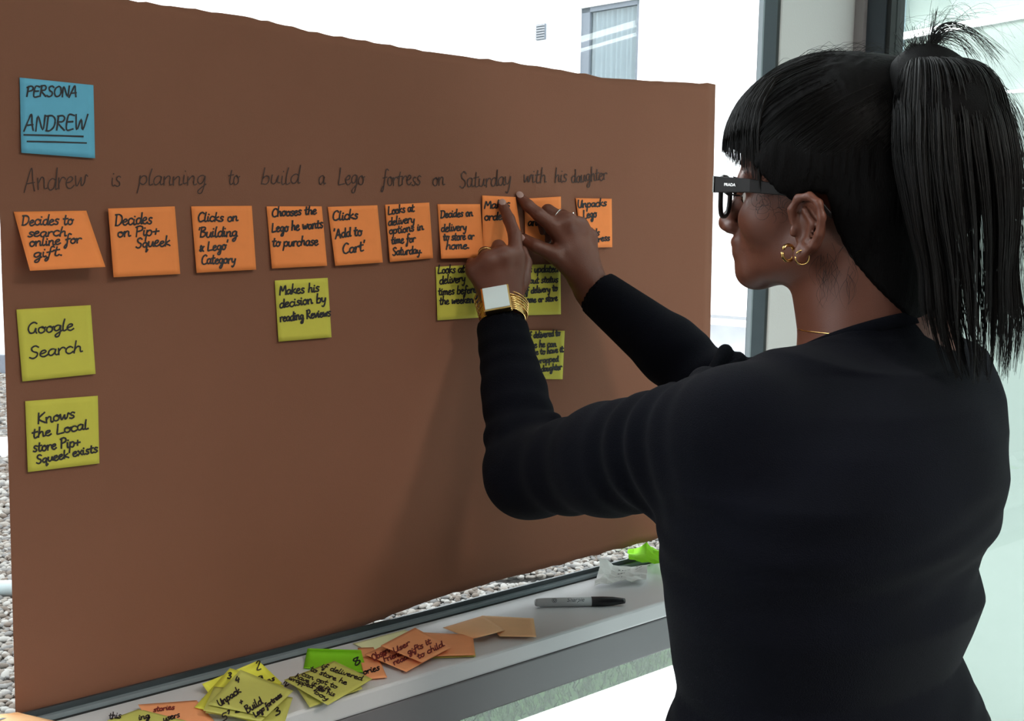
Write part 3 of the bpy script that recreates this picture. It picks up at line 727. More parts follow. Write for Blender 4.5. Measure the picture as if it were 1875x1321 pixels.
note([(705, 375), (786, 371), (793, 473), (714, 480)], M['orange'], 'orange note reading Looks at delivery options in time for Saturday', bw, curl(.005), [('Looks at', 711, 393, 759, 387, 8), ('delivery', 711, 413, 760, 408, 8), ('options in', 713, 429, 776, 421, 7.5), ('time for', 717, 447, 761, 443, 8), ('Saturday.', 719, 468, 773, 464, 8)], group=gO, pen=2.7)
note([(801, 374), (879, 374), (886, 472), (808, 474)], M['orange'], 'orange note reading Decides on delivery to store or home', bw, lambda u, v_: .0015 + .009 * v_ ** 3, [('Decides on', 807, 399, 866, 396, 7.5), ('delivery', 808, 425, 855, 421, 8), ('to store or', 812, 441, 868, 438, 7.5), ('home.', 817, 457, 860, 455, 8)], group=gO, pen=2.7)
note([(883, 358), (944, 361), (958, 456), (884, 458)], M['orange'], 'orange note under the pointing finger of the hand with the watch', bw, lambda u, v_: .003 + .012 * u * v_, [('Makes', 887, 382, 934, 380, 8), ('order', 887, 404, 927, 402, 8)], group=gO, pen=2.7)
note([(960, 364), (1027, 360), (1028, 441), (962, 446)], M['orange'], 'orange note held flat by the bent fingers of the hand without a watch', bw, curl(.004), [('Track', 966, 392, 1014, 390, 8), ('and', 967, 414, 992, 413, 8)], group=gO, pen=2.7)
note([(1054, 363), (1120, 364), (1121, 453), (1066, 454)], M['orange'], 'orange note reading Unpacks Lego, last at the right end of the row', bw, curl(.005), [('Unpacks', 1058, 381, 1111, 377, 7.5), ('Lego', 1069, 401, 1093, 397, 8), ('+', 1072, 418, 1079, 418, 6), ('builds', 1066, 433, 1098, 431, 7), ('fortress', 1074, 446, 1117, 440, 6.5)], group=gO, pen=2.6)
note([(30, 567), (166, 559), (175, 685), (41, 699)], M['yellow'], 'yellow note reading Google Search', bw, curl(.003), [('Google', 50, 612, 136, 604, 11.5), ('Search', 54, 657, 152, 644, 12)], group=gY)
note([(46, 735), (179, 725), (182, 849), (51, 865)], M['yellow'], 'yellow note reading Knows the Local Store Pip+ Squeek exists', bw, curl(.003), [('Knows', 69, 777, 138, 766, 11), ('the Local', 60, 803, 162, 786, 10), ('store Pip+', 61, 828, 148, 817, 10), ('Squeek exists', 67, 850, 180, 828, 8.5)], group=gY, pen=3.2)
note([(503, 514), (600, 509), (607, 618), (510, 626)], M['yellow'], 'yellow note reading Makes his decision by reading Reviews', bw, curl(.003), [('Makes his', 512, 540, 585, 534, 9), ('decision by', 512, 564, 598, 553, 9), ('reading Reviews', 513, 590, 606, 579, 8.5)], group=gY)
note([(798, 489), (864, 485), (876, 582), (801, 587)], M['yellow'], 'yellow note reading Looks at delivery times, left of the wrist watch', bw, curl(.003), [('Looks at', 802, 501, 851, 499, 8), ('delivery', 805, 521, 853, 516, 8), ('times before', 803, 541, 873, 536, 7.5), ('the weekend', 805, 558, 874, 554, 7.5)], group=gY, pen=2.6)
note([(954, 485), (1026, 484), (1027, 576), (956, 578)], M['yellow'], 'yellow note reading Is updated about status of delivery', bw, curl(.002), [('Is updated', 964, 500, 1022, 498, 7), ('about status', 958, 520, 1022, 517, 6.5), ('of delivery to', 959, 539, 1021, 533, 6.5), ('home or store', 959, 555, 1021, 551, 6.5)], group=gY, pen=2.5)
note([(956, 605), (1034, 606), (1030, 695), (958, 694)], M['yellow'], 'yellow note reading If delivered to store, beside the raised forearm', bw, curl(.002), [('If delivered to', 966, 621, 1026, 615, 6.5), ('store he can', 960, 638, 1019, 635, 6.5), ('choose to have it', 958, 653, 1032, 645, 6), ('gift wrapped', 960, 668, 1023, 662, 6), ('for his daughter', 960, 684, 1029, 677, 6)], group=gY, pen=2.5)

# ------------------------------------------------------------------ things on the sill
bs = lambda x, y, w: on_z(x, y, zs + 0.0008 + w)
gS = 'loose sticky notes on the window sill'
def lift(**c):
    return lambda u, v_: (c.get('z', 0) + c.get('tl', 0) * ((1 - u) * (1 - v_)) ** 2 + c.get('tr', 0) * (u * (1 - v_)) ** 2 + c.get('br', 0) * (u * v_) ** 2 + c.get('bl', 0) * ((1 - u) * v_) ** 2 + c.get('top', 0) * (1 - v_) ** 3 + c.get('mid', 0) * math.sin(math.pi * min(max(u, 0), 1)) + c.get('right', 0) * max(u, 0) ** 2)
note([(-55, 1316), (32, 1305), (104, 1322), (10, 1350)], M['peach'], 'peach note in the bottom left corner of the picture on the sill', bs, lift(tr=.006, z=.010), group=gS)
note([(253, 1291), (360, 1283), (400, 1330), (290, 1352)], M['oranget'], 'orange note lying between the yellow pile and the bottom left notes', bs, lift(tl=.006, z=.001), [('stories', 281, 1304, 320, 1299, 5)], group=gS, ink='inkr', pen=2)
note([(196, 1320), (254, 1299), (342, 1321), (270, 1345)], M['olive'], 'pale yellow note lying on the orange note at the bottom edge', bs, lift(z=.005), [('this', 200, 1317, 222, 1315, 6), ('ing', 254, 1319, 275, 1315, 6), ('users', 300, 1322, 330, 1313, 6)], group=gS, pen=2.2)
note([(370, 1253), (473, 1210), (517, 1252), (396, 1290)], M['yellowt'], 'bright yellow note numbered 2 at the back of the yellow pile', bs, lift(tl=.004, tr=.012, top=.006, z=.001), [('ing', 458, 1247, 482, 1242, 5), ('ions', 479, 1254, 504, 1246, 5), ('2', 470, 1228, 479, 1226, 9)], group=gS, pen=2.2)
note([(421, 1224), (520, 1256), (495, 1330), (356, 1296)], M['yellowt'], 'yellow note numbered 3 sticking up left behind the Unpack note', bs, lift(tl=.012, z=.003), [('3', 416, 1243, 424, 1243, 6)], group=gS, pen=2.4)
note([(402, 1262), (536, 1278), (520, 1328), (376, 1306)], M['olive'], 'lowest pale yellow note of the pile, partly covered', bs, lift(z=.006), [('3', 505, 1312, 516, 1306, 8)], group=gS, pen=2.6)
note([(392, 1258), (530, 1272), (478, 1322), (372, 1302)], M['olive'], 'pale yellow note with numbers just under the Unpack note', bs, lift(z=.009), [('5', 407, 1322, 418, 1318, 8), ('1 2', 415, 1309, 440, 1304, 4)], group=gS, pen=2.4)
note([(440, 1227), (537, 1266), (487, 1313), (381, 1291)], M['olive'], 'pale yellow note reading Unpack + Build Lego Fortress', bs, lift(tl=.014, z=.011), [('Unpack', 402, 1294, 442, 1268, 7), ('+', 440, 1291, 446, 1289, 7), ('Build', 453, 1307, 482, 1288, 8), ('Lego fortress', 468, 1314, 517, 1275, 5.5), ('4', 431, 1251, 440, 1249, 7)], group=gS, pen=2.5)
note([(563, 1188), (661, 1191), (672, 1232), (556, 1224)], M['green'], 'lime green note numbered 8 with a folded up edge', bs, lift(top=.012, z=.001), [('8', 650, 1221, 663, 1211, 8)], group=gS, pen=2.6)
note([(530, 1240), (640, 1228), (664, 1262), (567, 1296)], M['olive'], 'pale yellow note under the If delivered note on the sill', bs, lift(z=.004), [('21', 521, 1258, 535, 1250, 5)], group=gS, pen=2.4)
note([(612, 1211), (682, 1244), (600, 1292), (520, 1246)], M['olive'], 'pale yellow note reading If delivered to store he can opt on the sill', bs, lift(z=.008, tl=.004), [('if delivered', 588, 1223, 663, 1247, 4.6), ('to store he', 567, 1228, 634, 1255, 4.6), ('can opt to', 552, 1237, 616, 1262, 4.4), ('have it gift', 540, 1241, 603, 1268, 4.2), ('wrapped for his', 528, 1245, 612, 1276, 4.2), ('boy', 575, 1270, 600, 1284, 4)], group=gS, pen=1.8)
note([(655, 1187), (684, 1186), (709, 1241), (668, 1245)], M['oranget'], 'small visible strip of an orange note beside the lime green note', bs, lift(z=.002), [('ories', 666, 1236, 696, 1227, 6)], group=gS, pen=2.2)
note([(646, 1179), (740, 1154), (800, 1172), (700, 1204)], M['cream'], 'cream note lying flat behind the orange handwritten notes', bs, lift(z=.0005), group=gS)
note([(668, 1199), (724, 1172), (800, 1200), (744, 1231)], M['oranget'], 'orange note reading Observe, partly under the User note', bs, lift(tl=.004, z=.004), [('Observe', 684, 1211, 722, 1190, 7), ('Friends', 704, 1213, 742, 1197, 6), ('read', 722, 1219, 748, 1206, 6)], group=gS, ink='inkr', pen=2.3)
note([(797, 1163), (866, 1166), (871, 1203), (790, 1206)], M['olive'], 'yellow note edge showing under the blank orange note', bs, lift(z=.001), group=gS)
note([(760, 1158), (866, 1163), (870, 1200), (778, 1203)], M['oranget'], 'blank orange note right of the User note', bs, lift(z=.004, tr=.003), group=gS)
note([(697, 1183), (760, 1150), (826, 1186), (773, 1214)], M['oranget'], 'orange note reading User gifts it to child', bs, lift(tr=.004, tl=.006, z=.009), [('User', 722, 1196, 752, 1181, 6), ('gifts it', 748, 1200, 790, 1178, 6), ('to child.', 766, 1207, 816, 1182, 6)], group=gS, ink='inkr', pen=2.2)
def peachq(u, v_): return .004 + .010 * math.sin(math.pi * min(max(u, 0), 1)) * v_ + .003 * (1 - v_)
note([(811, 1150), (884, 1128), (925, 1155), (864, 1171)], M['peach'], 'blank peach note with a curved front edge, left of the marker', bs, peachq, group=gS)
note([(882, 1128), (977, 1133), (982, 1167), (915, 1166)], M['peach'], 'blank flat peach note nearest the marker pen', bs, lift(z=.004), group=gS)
# crumpled things: jagged folded sheets
def crumple(quad, m, label, name, cat, amp, nn=7, lift_=0.0, seed=3, big=()):
    r_ = np.random.default_rng(seed); h = r_.uniform(0, amp, (nn + 1, nn + 1)); o = empty(name, bs(*np.mean(quad, 0), 0)); tag(o, label, cat)
    v = []; f = []
    for i in range(nn + 1):
        for j in range(nn + 1):
            a, b = i / nn, j / nn; x = (1 - a) * (1 - b) * quad[0][0] + a * (1 - b) * quad[1][0] + a * b * quad[2][0] + (1 - a) * b * quad[3][0]; y = (1 - a) * (1 - b) * quad[0][1] + a * (1 - b) * quad[1][1] + a * b * quad[2][1] + (1 - a) * b * quad[3][1]
            w = h[i, j] + sum(c * math.exp(-((a - p) ** 2 + (b - q) ** 2) / .03) for p, q, c in big)
            if 0 < j < nn: x += r_.normal(0, 1.5)
            p = bs(x, y, lift_); v.append(p + UP * w)
    for i in range(nn):
        for j in range(nn): a = i * (nn + 1) + j; f.append([a, a + 1, a + nn + 2]); f.append([a, a + nn + 2, a + nn + 1])
    s_ = mesh('crumpled_sheet', v, f, m, o); md = s_.modifiers.new('solid', 'SOLIDIFY'); md.thickness = .0003
    return o, v, nn
o, v, nn = crumple([(1100, 1046), (1190, 1040), (1180, 1066), (1088, 1073)], M['white'], 'crumpled white receipt on the sill behind the marker', 'receipt', 'receipt', .006, 8, lift_=.005, seed=5, big=((.05, .1, .020), (.95, .3, .008)))
# printed lines on the receipt, following its folds
pv = []; pf = []
V_ = np.array(v).reshape(nn + 1, nn + 1, 3)
for j in (2, 3, 4, 5, 6):
    for i in range(3, nn - 1):
        if (i * j) % 5 == 0: continue
        a = V_[i, j] * .5 + V_[i, j - 1] * .5; b_ = V_[i + 1, j] * .5 + V_[i + 1, j - 1] * .5
        for s_, e_ in ((.05, .4), (.5, .9)):
            p, q_ = a + (b_ - a) * s_, a + (b_ - a) * e_; dd = (V_[i, j] - V_[i, j - 1]) * .12; k = len(pv); up = UP * .0009
            pv += [p + up, q_ + up, q_ + dd + up, p + dd + up]; pf.append([k, k + 1, k + 2, k + 3])
mesh('printed_lines', pv, pf, M['print'], o)
crumple([(1150, 1012), (1215, 1008), (1222, 1036), (1152, 1031)], M['green'], 'crumpled lime green note at the far end of the sill beside the person', 'sticky_note', 'sticky note', .006, 6, lift_=zgk - zs + .001, seed=9, big=((.5, .2, .013), (.1, .7, .004)))
# marker pen
ma, mb = on_z(979, 1104, zs + .0064), on_z(1145, 1101, zs + .0064)
mk = empty('marker_pen', ma - UP * .0064); tag(mk, 'grey permanent marker with a black cap lying on the sill', 'marker')
dv = mb - ma; Lm = np.linalg.norm(dv); dv /= Lm
def prof(pts, m, name):
    return MB().tube([ma + dv * Lm * t for t, r in pts], [r for t, r in pts], 20).build(name, m, mk, True)
prof([(0, .0035), (.01, .0048), (.03, .0056), (.06, .0060), (.3, .0063), (.625, .0063)], M['barrel'], 'barrel')
prof([(.622, .0066), (.63, .0069), (.75, .0068), (.86, .0060), (.93, .0048), (.97, .0040), (.995, .0036), (1, .002)], M['cap'], 'cap')
cu = -(R3[:, 2] * -1); side = np.cross(dv, UP); side /= np.linalg.norm(side)
tc_ = bpy.data.curves.new('brand_print', 'FONT'); tc_.body = 'Sharpie'; tc_.size = .0082; tc_.extrude = .0; tc_.shear = 0.3; tc_.align_x = 'CENTER'; tc_.align_y = 'CENTER'
to = bpy.data.objects.new('tmp', tc_); C.objects.link(to); bpy.context.view_layer.update()
tm = bpy.data.meshes.new_from_object(to); bpy.data.objects.remove(to)
tv = []
for q_ in tm.vertices:                                 # wrap the lettering round the barrel
    a = q_.co.y / .0063; face = side if side @ (np.array([0, 0, H]) - ma) > 0 else -side
    nrm = (face * .72 + UP * .69); nrm /= np.linalg.norm(nrm); tn = np.cross(nrm, dv); tn = tn if tn[2] > 0 else -tn
    tv.append(ma + dv * (Lm * .44 - q_.co.x * -1) + (nrm * math.cos(a) + tn * math.sin(a)) * .00652)
mesh('lettering', tv, [list(p.vertices) for p in tm.polygons], M['print'], mk)
ev = []; ef = []
for ring_, (r1, r2) in enumerate(((.0036, .003), (.002, 0.0012))):
    for k in range(16):
        for r in (r1, r2):
            a = 2 * math.pi * k / 16; ay = r * math.sin(a) / .0063; ev.append(ma + dv * (Lm * .21 + r * math.cos(a)) + (nrm * math.cos(ay) + tn * math.sin(ay)) * .00652)
    for k in range(16):
        j = ring_ * 32; l = (k + 1) % 16; ef.append([j + 2 * k, j + 2 * l, j + 2 * l + 1, j + 2 * k + 1])
mesh('round_emblem', ev, ef, M['print'], mk)

# ------------------------------------------------------------------ the person
person = empty('person', (0.38, 1.2, 0)); tag(person, 'person with a high ponytail, glasses and navy sweater reaching up to the sticky notes', 'person')
ha = math.radians(30)
Fh = np.array([-math.cos(ha), math.sin(ha), 0]); Lh = np.array([-math.sin(ha), -math.cos(ha), 0]); Uh = UP
tilt = math.radians(0); 
O = P(1519, 300, 1.22)
hx = np.stack([Fh, Lh, Uh])
def HL(f_, l_, u_): return O + Fh * f_ + Lh * l_ + Uh * u_
# joints
Ls, Le, Lw = P(1352, 800, 1.06), P(968, 868, 1.34), P(922, 590, 1.49)
Rs, Re, Rw = P(1580, 742, 1.33), P(1345, 752, 1.50), P(1092, 540, 1.625)
nk0, nk1 = P(1585, 640, 1.19), HL(-.03, 0, -.07)
fT = math.radians(48); FT = np.array([-math.cos(fT), math.sin(fT), 0]); LT = np.array([-math.sin(fT), -math.cos(fT), 0]); angT = math.atan2(LT[1], LT[0])
def trow(y, xl, xr, Y, grow=0.0, rat=0.72):
    # a torso slice whose outline spans the pixels xl..xr when seen from the camera
    a_, b_ = P(xl, y, Y), P(xr, y, Y); c = (a_ + b_) / 2; half = abs(b_[0] - a_[0]) / 2
    k = math.sqrt((LT[0]) ** 2 + (rat * FT[0]) ** 2); a = half / k * 0.965 + grow
    return (c[2], c[0], c[1], a, a * rat, angT)
rows = [trow(1340, 1200, 1838, 1.13), trow(1250, 1234, 1798, 1.13), trow(1200, 1222, 1772, 1.13), trow(1150, 1216, 1795, 1.13), trow(1090, 1208, 1818, 1.13), trow(1040, 1203, 1806, 1.13), trow(1005, 1200, 1812, 1.13), trow(960, 1196, 1846, 1.13), trow(870, 1210, 1864, 1.13), trow(790, 1270, 1858, 1.14), trow(730, 1340, 1838, 1.15), trow(670, 1430, 1790, 1.17)]

B = Grid([-0.09, 0.90, 0.98], [0.62, 1.72, 1.70], 0.0024)
B.loft([(r[0], r[1], r[2], r[3] - .014, r[4] - .014, r[5]) for r in rows], .02)
B.cone(Ls, Rs, .05, .05, .03); B.cone(Ls, Le, .046, .038, .02); B.cone(Le, Lw, .037, .025, .012); B.cone(Rs, Re, .046, .038, .02); B.cone(Re, Rw, .037, .025, .012)
B.cone(nk0 - UP * .05, nk1, .062, .054, .03); B.cone(P(1545, 625, 1.21), HL(.000, 0, -.085), .040, .044, .02)
B.cone(P(1650, 655, 1.20), HL(-.050, 0, -.09), .060, .048, .03)
# head
B.ell(HL(-.012, 0, .012), (.094, .073, .088), hx, .01)
B.ell(HL(.030, 0, -.045), (.060, .056, .074), hx, .02)
B.ell(HL(.042, 0, .012), (.048, .058, .052), hx, .02)
B.cone(HL(.0, .044, -.088), HL(.070, .010, -.112), .020, .017, .025); B.cone(HL(.0, -.044, -.088), HL(.070, -.010, -.112), .020, .017, .025)
B.ell(HL(.078, 0, -.115), (.018, .020, .017), hx, .012)
for s_ in (1, -1):
    B.ell(HL(.054, s_ * .038, -.060), (.028, .022, .024), hx, .020)
    B.cone(HL(.086, s_ * .012, -.018), HL(.074, s_ * .048, -.020), .009, .008, .012)
B.cone(HL(.076, 0, -.088), HL(.078, 0, -.088), .022, .022, .014)
for s_ in (1, -1):
    B.ell(HL(.096, s_ * .031, -.037), (.017, .017, .012), hx, .010, 'sub')
    B.ell(HL(.100, s_ * .012, -.068), (.010, .008, .007), hx, .006)
B.cone(HL(.090, 0, -.028), HL(.107, 0, -.060), .007, .0095, .009); B.ell(HL(.109, 0, -.063), (.010, .010, .009), hx, .006)
B.cone(HL(.092, .014, -.084), HL(.092, -.014, -.084), .0055, .0055, .007); B.cone(HL(.098, -.004, -.0835), HL(.098, .004, -.0835), .005, .005, .006)
B.cone(HL(.091, .012, -.0945), HL(.091, -.012, -.0945), .0065, .0065, .006); B.cone(HL(.104, .016, -.0892), HL(.104, -.016, -.0892), .0016, .0016, .002, 'sub')
# ear: helix, antihelix, concha, tragus, lobe
for s_ in (1, -1):
    e0 = lambda f_, u_, l_=0: HL(.003 + f_, s_ * (.0735 + l_), -.068 + u_)
    B.ell(e0(-.006, .0), (.016, .007, .027), hx, .006)
    hel = [(.010, .006, .004), (.011, .018, .008), (.004, .029, .011), (-.008, .031, .014), (-.018, .024, .016), (-.022, .010, .016), (-.019, -.006, .013), (-.012, -.018, .009), (-.004, -.025, .006)]
    for a, b in zip(hel[:-1], hel[1:]): B.cone(e0(a[0], a[1], a[2]), e0(b[0], b[1], b[2]), .0042, .0042, .003)
    B.cone(e0(-.002, .018, .008), e0(-.012, .004, .010), .0035, .0035, .003); B.cone(e0(-.012, .004, .010), e0(-.004, -.014, .007), .0035, .0035, .003)
    B.ell(e0(.001, -.004, .012), (.007, .008, .011), hx, .003, 'sub')
    B.ell(e0(.009, -.004, .006), (.004, .004, .006), hx, .003); B.ell(e0(.002, -.028, .004), (.008, .005, .010), hx, .004)
# hands ------------------------------------------------------------
def chain(pts, rs, k=.0035):
    p = [P(*q) for q in pts]
    for i in range(len(p) - 1): B.cone(p[i], p[i + 1], rs[i], rs[i + 1], k)
    return p
def palm(w, kn, rw, rk, k=.010):
    for q in kn: B.cone(w, P(*q), rw, rk, k)
    for a, b in zip(kn[:-1], kn[1:]): B.cone(P(*a), P(*b), rk * .95, rk * .95, k)
# left hand (wears the watch)
LWp = P(920, 572, 1.497); lk = [(944, 468, 1.502), (920, 470, 1.488), (894, 478, 1.484), (869, 494, 1.486)]
B.cone(Lw, LWp, .025, .0235, .01)
palm(LWp, lk, .0195, .0108); B.cone(P(918, 545, 1.508), P(907, 500, 1.500), .018, .016, .012); B.cone(P(935, 540, 1.5), P(944, 490, 1.505), .015, .012, .01)
chain([(944, 468, 1.502), (943, 432, 1.515), (932, 402, 1.535), (921, 377, 1.551)], [.0108, .0088, .0080, .0068])
chain([(920, 470, 1.488), (913, 452, 1.51), (917, 474, 1.535), (922, 490, 1.525)], [.0105, .0090, .0082, .0070])
chain([(894, 478, 1.484), (888, 464, 1.505), (895, 484, 1.530), (902, 498, 1.522)], [.0102, .0086, .0078, .0070])
chain([(869, 494, 1.486), (864, 484, 1.502), (873, 500, 1.522), (880, 512, 1.516)], [.0095, .0078, .0070, .0062])
chain([(938, 545, 1.505), (956, 512, 1.525), (962, 482, 1.545), (956, 460, 1.556)], [.0135, .0112, .0090, .0078])
# right hand
RWp = P(1082, 528, 1.622); rk = [(1014, 415, 1.585), (1038, 407, 1.590), (1060, 415, 1.604), (1078, 434, 1.622)]
B.cone(Rw, RWp, .025, .0235, .01)
palm(RWp, rk, .0190, .0108); B.cone(P(1070, 505, 1.615), P(1048, 455, 1.605), .021, .018, .012); B.cone(P(1062, 505, 1.61), P(1030, 465, 1.592), .017, .013, .01)
chain([(1014, 415, 1.585), (986, 393, 1.574), (966, 376, 1.576), (953, 362, 1.582)], [.0112, .0090, .0080, .0066])
chain([(1038, 407, 1.590), (1003, 386, 1.598), (984, 404, 1.612), (990, 424, 1.613)], [.0108, .0088, .0078, .0066])
chain([(1060, 415, 1.604), (1030, 395, 1.620), (1004, 418, 1.626), (1002, 440, 1.618)], [.0104, .0086, .0076, .0066])
chain([(1078, 434, 1.622), (1058, 418, 1.645), (1040, 440, 1.652), (1026, 458, 1.645)], [.0096, .0078, .0070, .0062])
chain([(1052, 498, 1.605), (1014, 466, 1.584), (980, 450, 1.576), (958, 437, 1.582)], [.0145, .0118, .0092, .0076])
body = B.build('body', M['skin'], person, 1); del B
def nail(c, d, n_, w=.0048, l=.0058):
    d = d / np.linalg.norm(d); n_ = n_ - d * (n_ @ d); n_ /= np.linalg.norm(n_); s_ = np.cross(d, n_); V, F = ico(2)
    v = [c + d * q[0] * l + s_ * q[1] * w + n_ * q[2] * .0012 for q in V]; mesh('fingernail', v, [list(map(int, q)) for q in F], M['nail'], person, True)
def nz2(a, b, r, side_=(0, -1, .25)):
    a, b = P(*a), P(*b); d = b - a; n_ = np.array(side_, float); n_ = n_ - d / np.linalg.norm(d) * (n_ @ d / np.linalg.norm(d)); n_ /= np.linalg.norm(n_); nail(b + n_ * (r - .0004) + d / np.linalg.norm(d) * .001, d, n_)
nz2((932, 402, 1.535), (921, 377, 1.551), .0068, (0.0, -1, .5)); nz2((966, 376, 1.576), (953, 362, 1.582), .0066, (.1, -1, .4)); nz2((980, 450, 1.576), (958, 437, 1.582), .0076, (-.3, -1, .1))
for s_ in (1, -1):
    c = HL(.0700, s_ * .031, -.037); V, F = ico(3); F = [list(map(int, q)) for q in F]
    e = mesh('eyeball', c + V * .0118, F, M['eyew'], person, True); mesh('iris', c + Fh * .0078 + V * .0062, F, M['iris'], e, True)
    lash = [[HL(.088 + .0, s_ * (.031 + t), -.0335 - 4 * t * t), HL(.0945, s_ * (.031 + t * 1.1), -.034 - 4 * t * t), HL(.099, s_ * (.031 + t * 1.2), -.031 - 4 * t * t)] for t in np.linspace(-.012, .012, 22)]
    strands('eyelashes', lash, .00035, M['strand'], person)
    brow = [[HL(.0925 - abs(t) * .3 - (.25 * t if t > 0 else 0), s_ * (.032 + t), -.019 + .003 - 8 * t * t), HL(.0935 - abs(t + .004) * .35, s_ * (.036 + t), -.018 + .004 - 8 * t * t)] for t in np.linspace(-.016, .016, 60)]
    strands('eyebrow', brow, .0006, M['strand'], person)

# sweater ----------------------------------------------------------
S = Grid([-0.12, 0.84, 0.985], [0.66, 1.68, 1.46], 0.003)
S.loft(rows, .02, .0007)
S.cone(Ls, Rs, .055, .060, .05); S.cone(P(1450, 775, 1.11), P(1700, 720, 1.22), .060, .065, .05)
S.cone(nk0 - UP * .045, nk0 + UP * .012, .085, .062, .045)
Lm_ = Ls + (Le - Ls) * .55
S.cone(Ls, Lm_, .064, .058, .03, wr=(.0035, .035, .5)); S.cone(Lm_, Le, .058, .050, .02, wr=(.002, .05, 1)); S.cone(Le, P(942, 720, 1.42), .050, .040, .02, wr=(.0025, .04, 1)); S.cone(P(942, 720, 1.42), P(920, 603, 1.483), .040, .0335, .01, wr=(.001, .03, 1))
S.cone(Rs, P(1460, 742, 1.42), .064, .058, .03, wr=(.005, .030, .2)); S.cone(P(1460, 742, 1.42), Re, .058, .052, .02, wr=(.004, .03, .2))
S.cone(Re, P(1225, 640, 1.56), .052, .046, .02, wr=(.003, .045, 1)); S.cone(P(1225, 640, 1.56), P(1097, 538, 1.622), .046, .034, .01)
for x_, y_ in ((1328, 636), (1352, 650), (1376, 660), (1400, 670), (1426, 676)): S.cone(P(x_, y_ + 8, 1.44), P(x_ - 34, y_ + 62, 1.40), .010, .007, .005)
for x_, y_, r_ in ((1290, 700, .016), (1232, 722, .013), (1175, 752, .012), (1120, 775, .010)): S.cone(P(x_, y_, 1.13 + (1290 - x_) * .0006), P(x_ - 14, y_ + 70, 1.10 + (1290 - x_) * .0006), r_, .008, .012)
for a_, b_ in (((1020, 800, 1.33), (940, 850, 1.30)), ((1015, 770, 1.36), (925, 790, 1.34))): S.cone(P(*a_), P(*b_), .010, .006, .012)
# cuffs are cut square, the hollow lets the wrist out
dL = LWp - Le; dL /= np.linalg.norm(dL); dR = RWp - Re; dR /= np.linalg.norm(dR)
cL, cR = P(920, 592, 1.488), P(1091, 535, 1.622)
S.clip(cL, dL, .07); S.clip(cR, dR, .07)
S.cone(cL - dL * .006, cL + dL * .03, .029, .029, 0, 'sub'); S.cone(cR - dR * .006, cR + dR * .03, .029, .029, 0, 'sub')
# neckline plane: high at the nape, lower at the front
nq = np.array(P(1560, 620, 1.2)); nv = UP + FT * 0.42; S.clip(nq, nv, .16)
zh = P(1500, 1208, 1.13)[2]; 
sweater = S.build('sweater', M['knit'], person, 2); del S
# ribbed collar and cuffs
def ringband(c, ax, rx, ry, e1, wdt, th, name, n=40, m=None):
    ax = ax / np.linalg.norm(ax); e1 = e1 - ax * (e1 @ ax); e1 /= np.linalg.norm(e1); e2 = np.cross(ax, e1); v = []; f = []
    pr = [(0, 0), (0, wdt), (th, wdt), (th * 1.2, wdt * .5), (th, 0)]
    for k in range(n):
        a = 2 * math.pi * k / n
        for r, h_ in pr: v.append(c + ax * h_ + (e1 * (rx + r) * math.cos(a) + e2 * (ry + r) * math.sin(a)))
    m_ = len(pr)
    for k in range(n):
        for j in range(m_): l = (k + 1) % n; f.append([k * m_ + j, l * m_ + j, l * m_ + (j + 1) % m_, k * m_ + (j + 1) % m_])
    return mesh(name, v, f, m or M['knit'], person, True)
nc = nk0 + (nq - nk0) * .5; nax = (UP + FT * .42) / np.linalg.norm(UP + FT * .42)
nc = nk0 + UP * .0; nc = nc + nax * ((nq - nc) @ nax)
ringband(nc - nax * .010, nax, .066, .064, FT, .013, .004, 'collar')

# trousers and shoes (below the frame)
T = Grid([0.05, 0.86, 0.03], [0.74, 1.42, 1.04], 0.007)
hip = trow(1321, 1206, 1833, 1.13)
T.loft([(1.02, hip[1], hip[2], hip[3] * .97, hip[4] * .97, angT), (hip[0], hip[1], hip[2], hip[3], hip[4], angT), (.86, hip[1], hip[2], hip[3] * 1.0, hip[4] * .98, angT), (.78, hip[1], hip[2], hip[3] * .95, hip[4] * .9, angT)], .02)
hc = np.array([hip[1], hip[2], 0])
for s_ in (1, -1):
    T.cone(hc + LT * .085 * s_ + UP * .80, hc + LT * .09 * s_ + FT * .01 + UP * .47, .088, .062, .03); T.cone(hc + LT * .09 * s_ + FT * .01 + UP * .47, hc + LT * .095 * s_ - FT * .01 + UP * .09, .060, .052, .02)
T.build('trousers', M['trouser'], person, 1); del T
for s_ in (1, -1):
    K = Grid(hc + LT * .095 * s_ - .17 + np.array([0, 0, .165]), hc + LT * .095 * s_ + .17 + np.array([0, 0, .0]), .005)
    q = hc + LT * .095 * s_; ax3 = np.stack([FT, LT, UP])
    K.ell(q + FT * .085 + UP * .022, (.075, .045, .035), ax3, .02); K.ell(q - FT * .02 + UP * .035, (.06, .038, .05), ax3, .02); K.cone(q - FT * .01 + UP * .04, q - FT * .01 + UP * .1, .038, .034, .02)
    K.clip(q + UP * .002, -UP, 1.0); K.build('shoe', M['shoe'], person, 1)

# hair -------------------------------------------------------------
hb = HL(-.080, 0, .080)                                # where the ponytail is tied
Hg = Grid([0.16, 0.95, 1.36], [0.56, 1.40, 1.72], 0.0024)
Hg.ell(HL(.002, 0, .018), (.109, .084, .094), hx, .01)
Hg.ell(HL(-.030, 0, -.030), (.078, .076, .085), hx, .02)
for s_ in (1, -1): Hg.ell(HL(.018, s_ * .073, -.010), (.040, .011, .034), hx, .010)
Hg.cone(HL(-.055, .0, -.06), HL(-.058, 0, -.135), .062, .060, .03)
Hg.cone(HL(-.04, 0, .055), hb, .052, .026, .035)
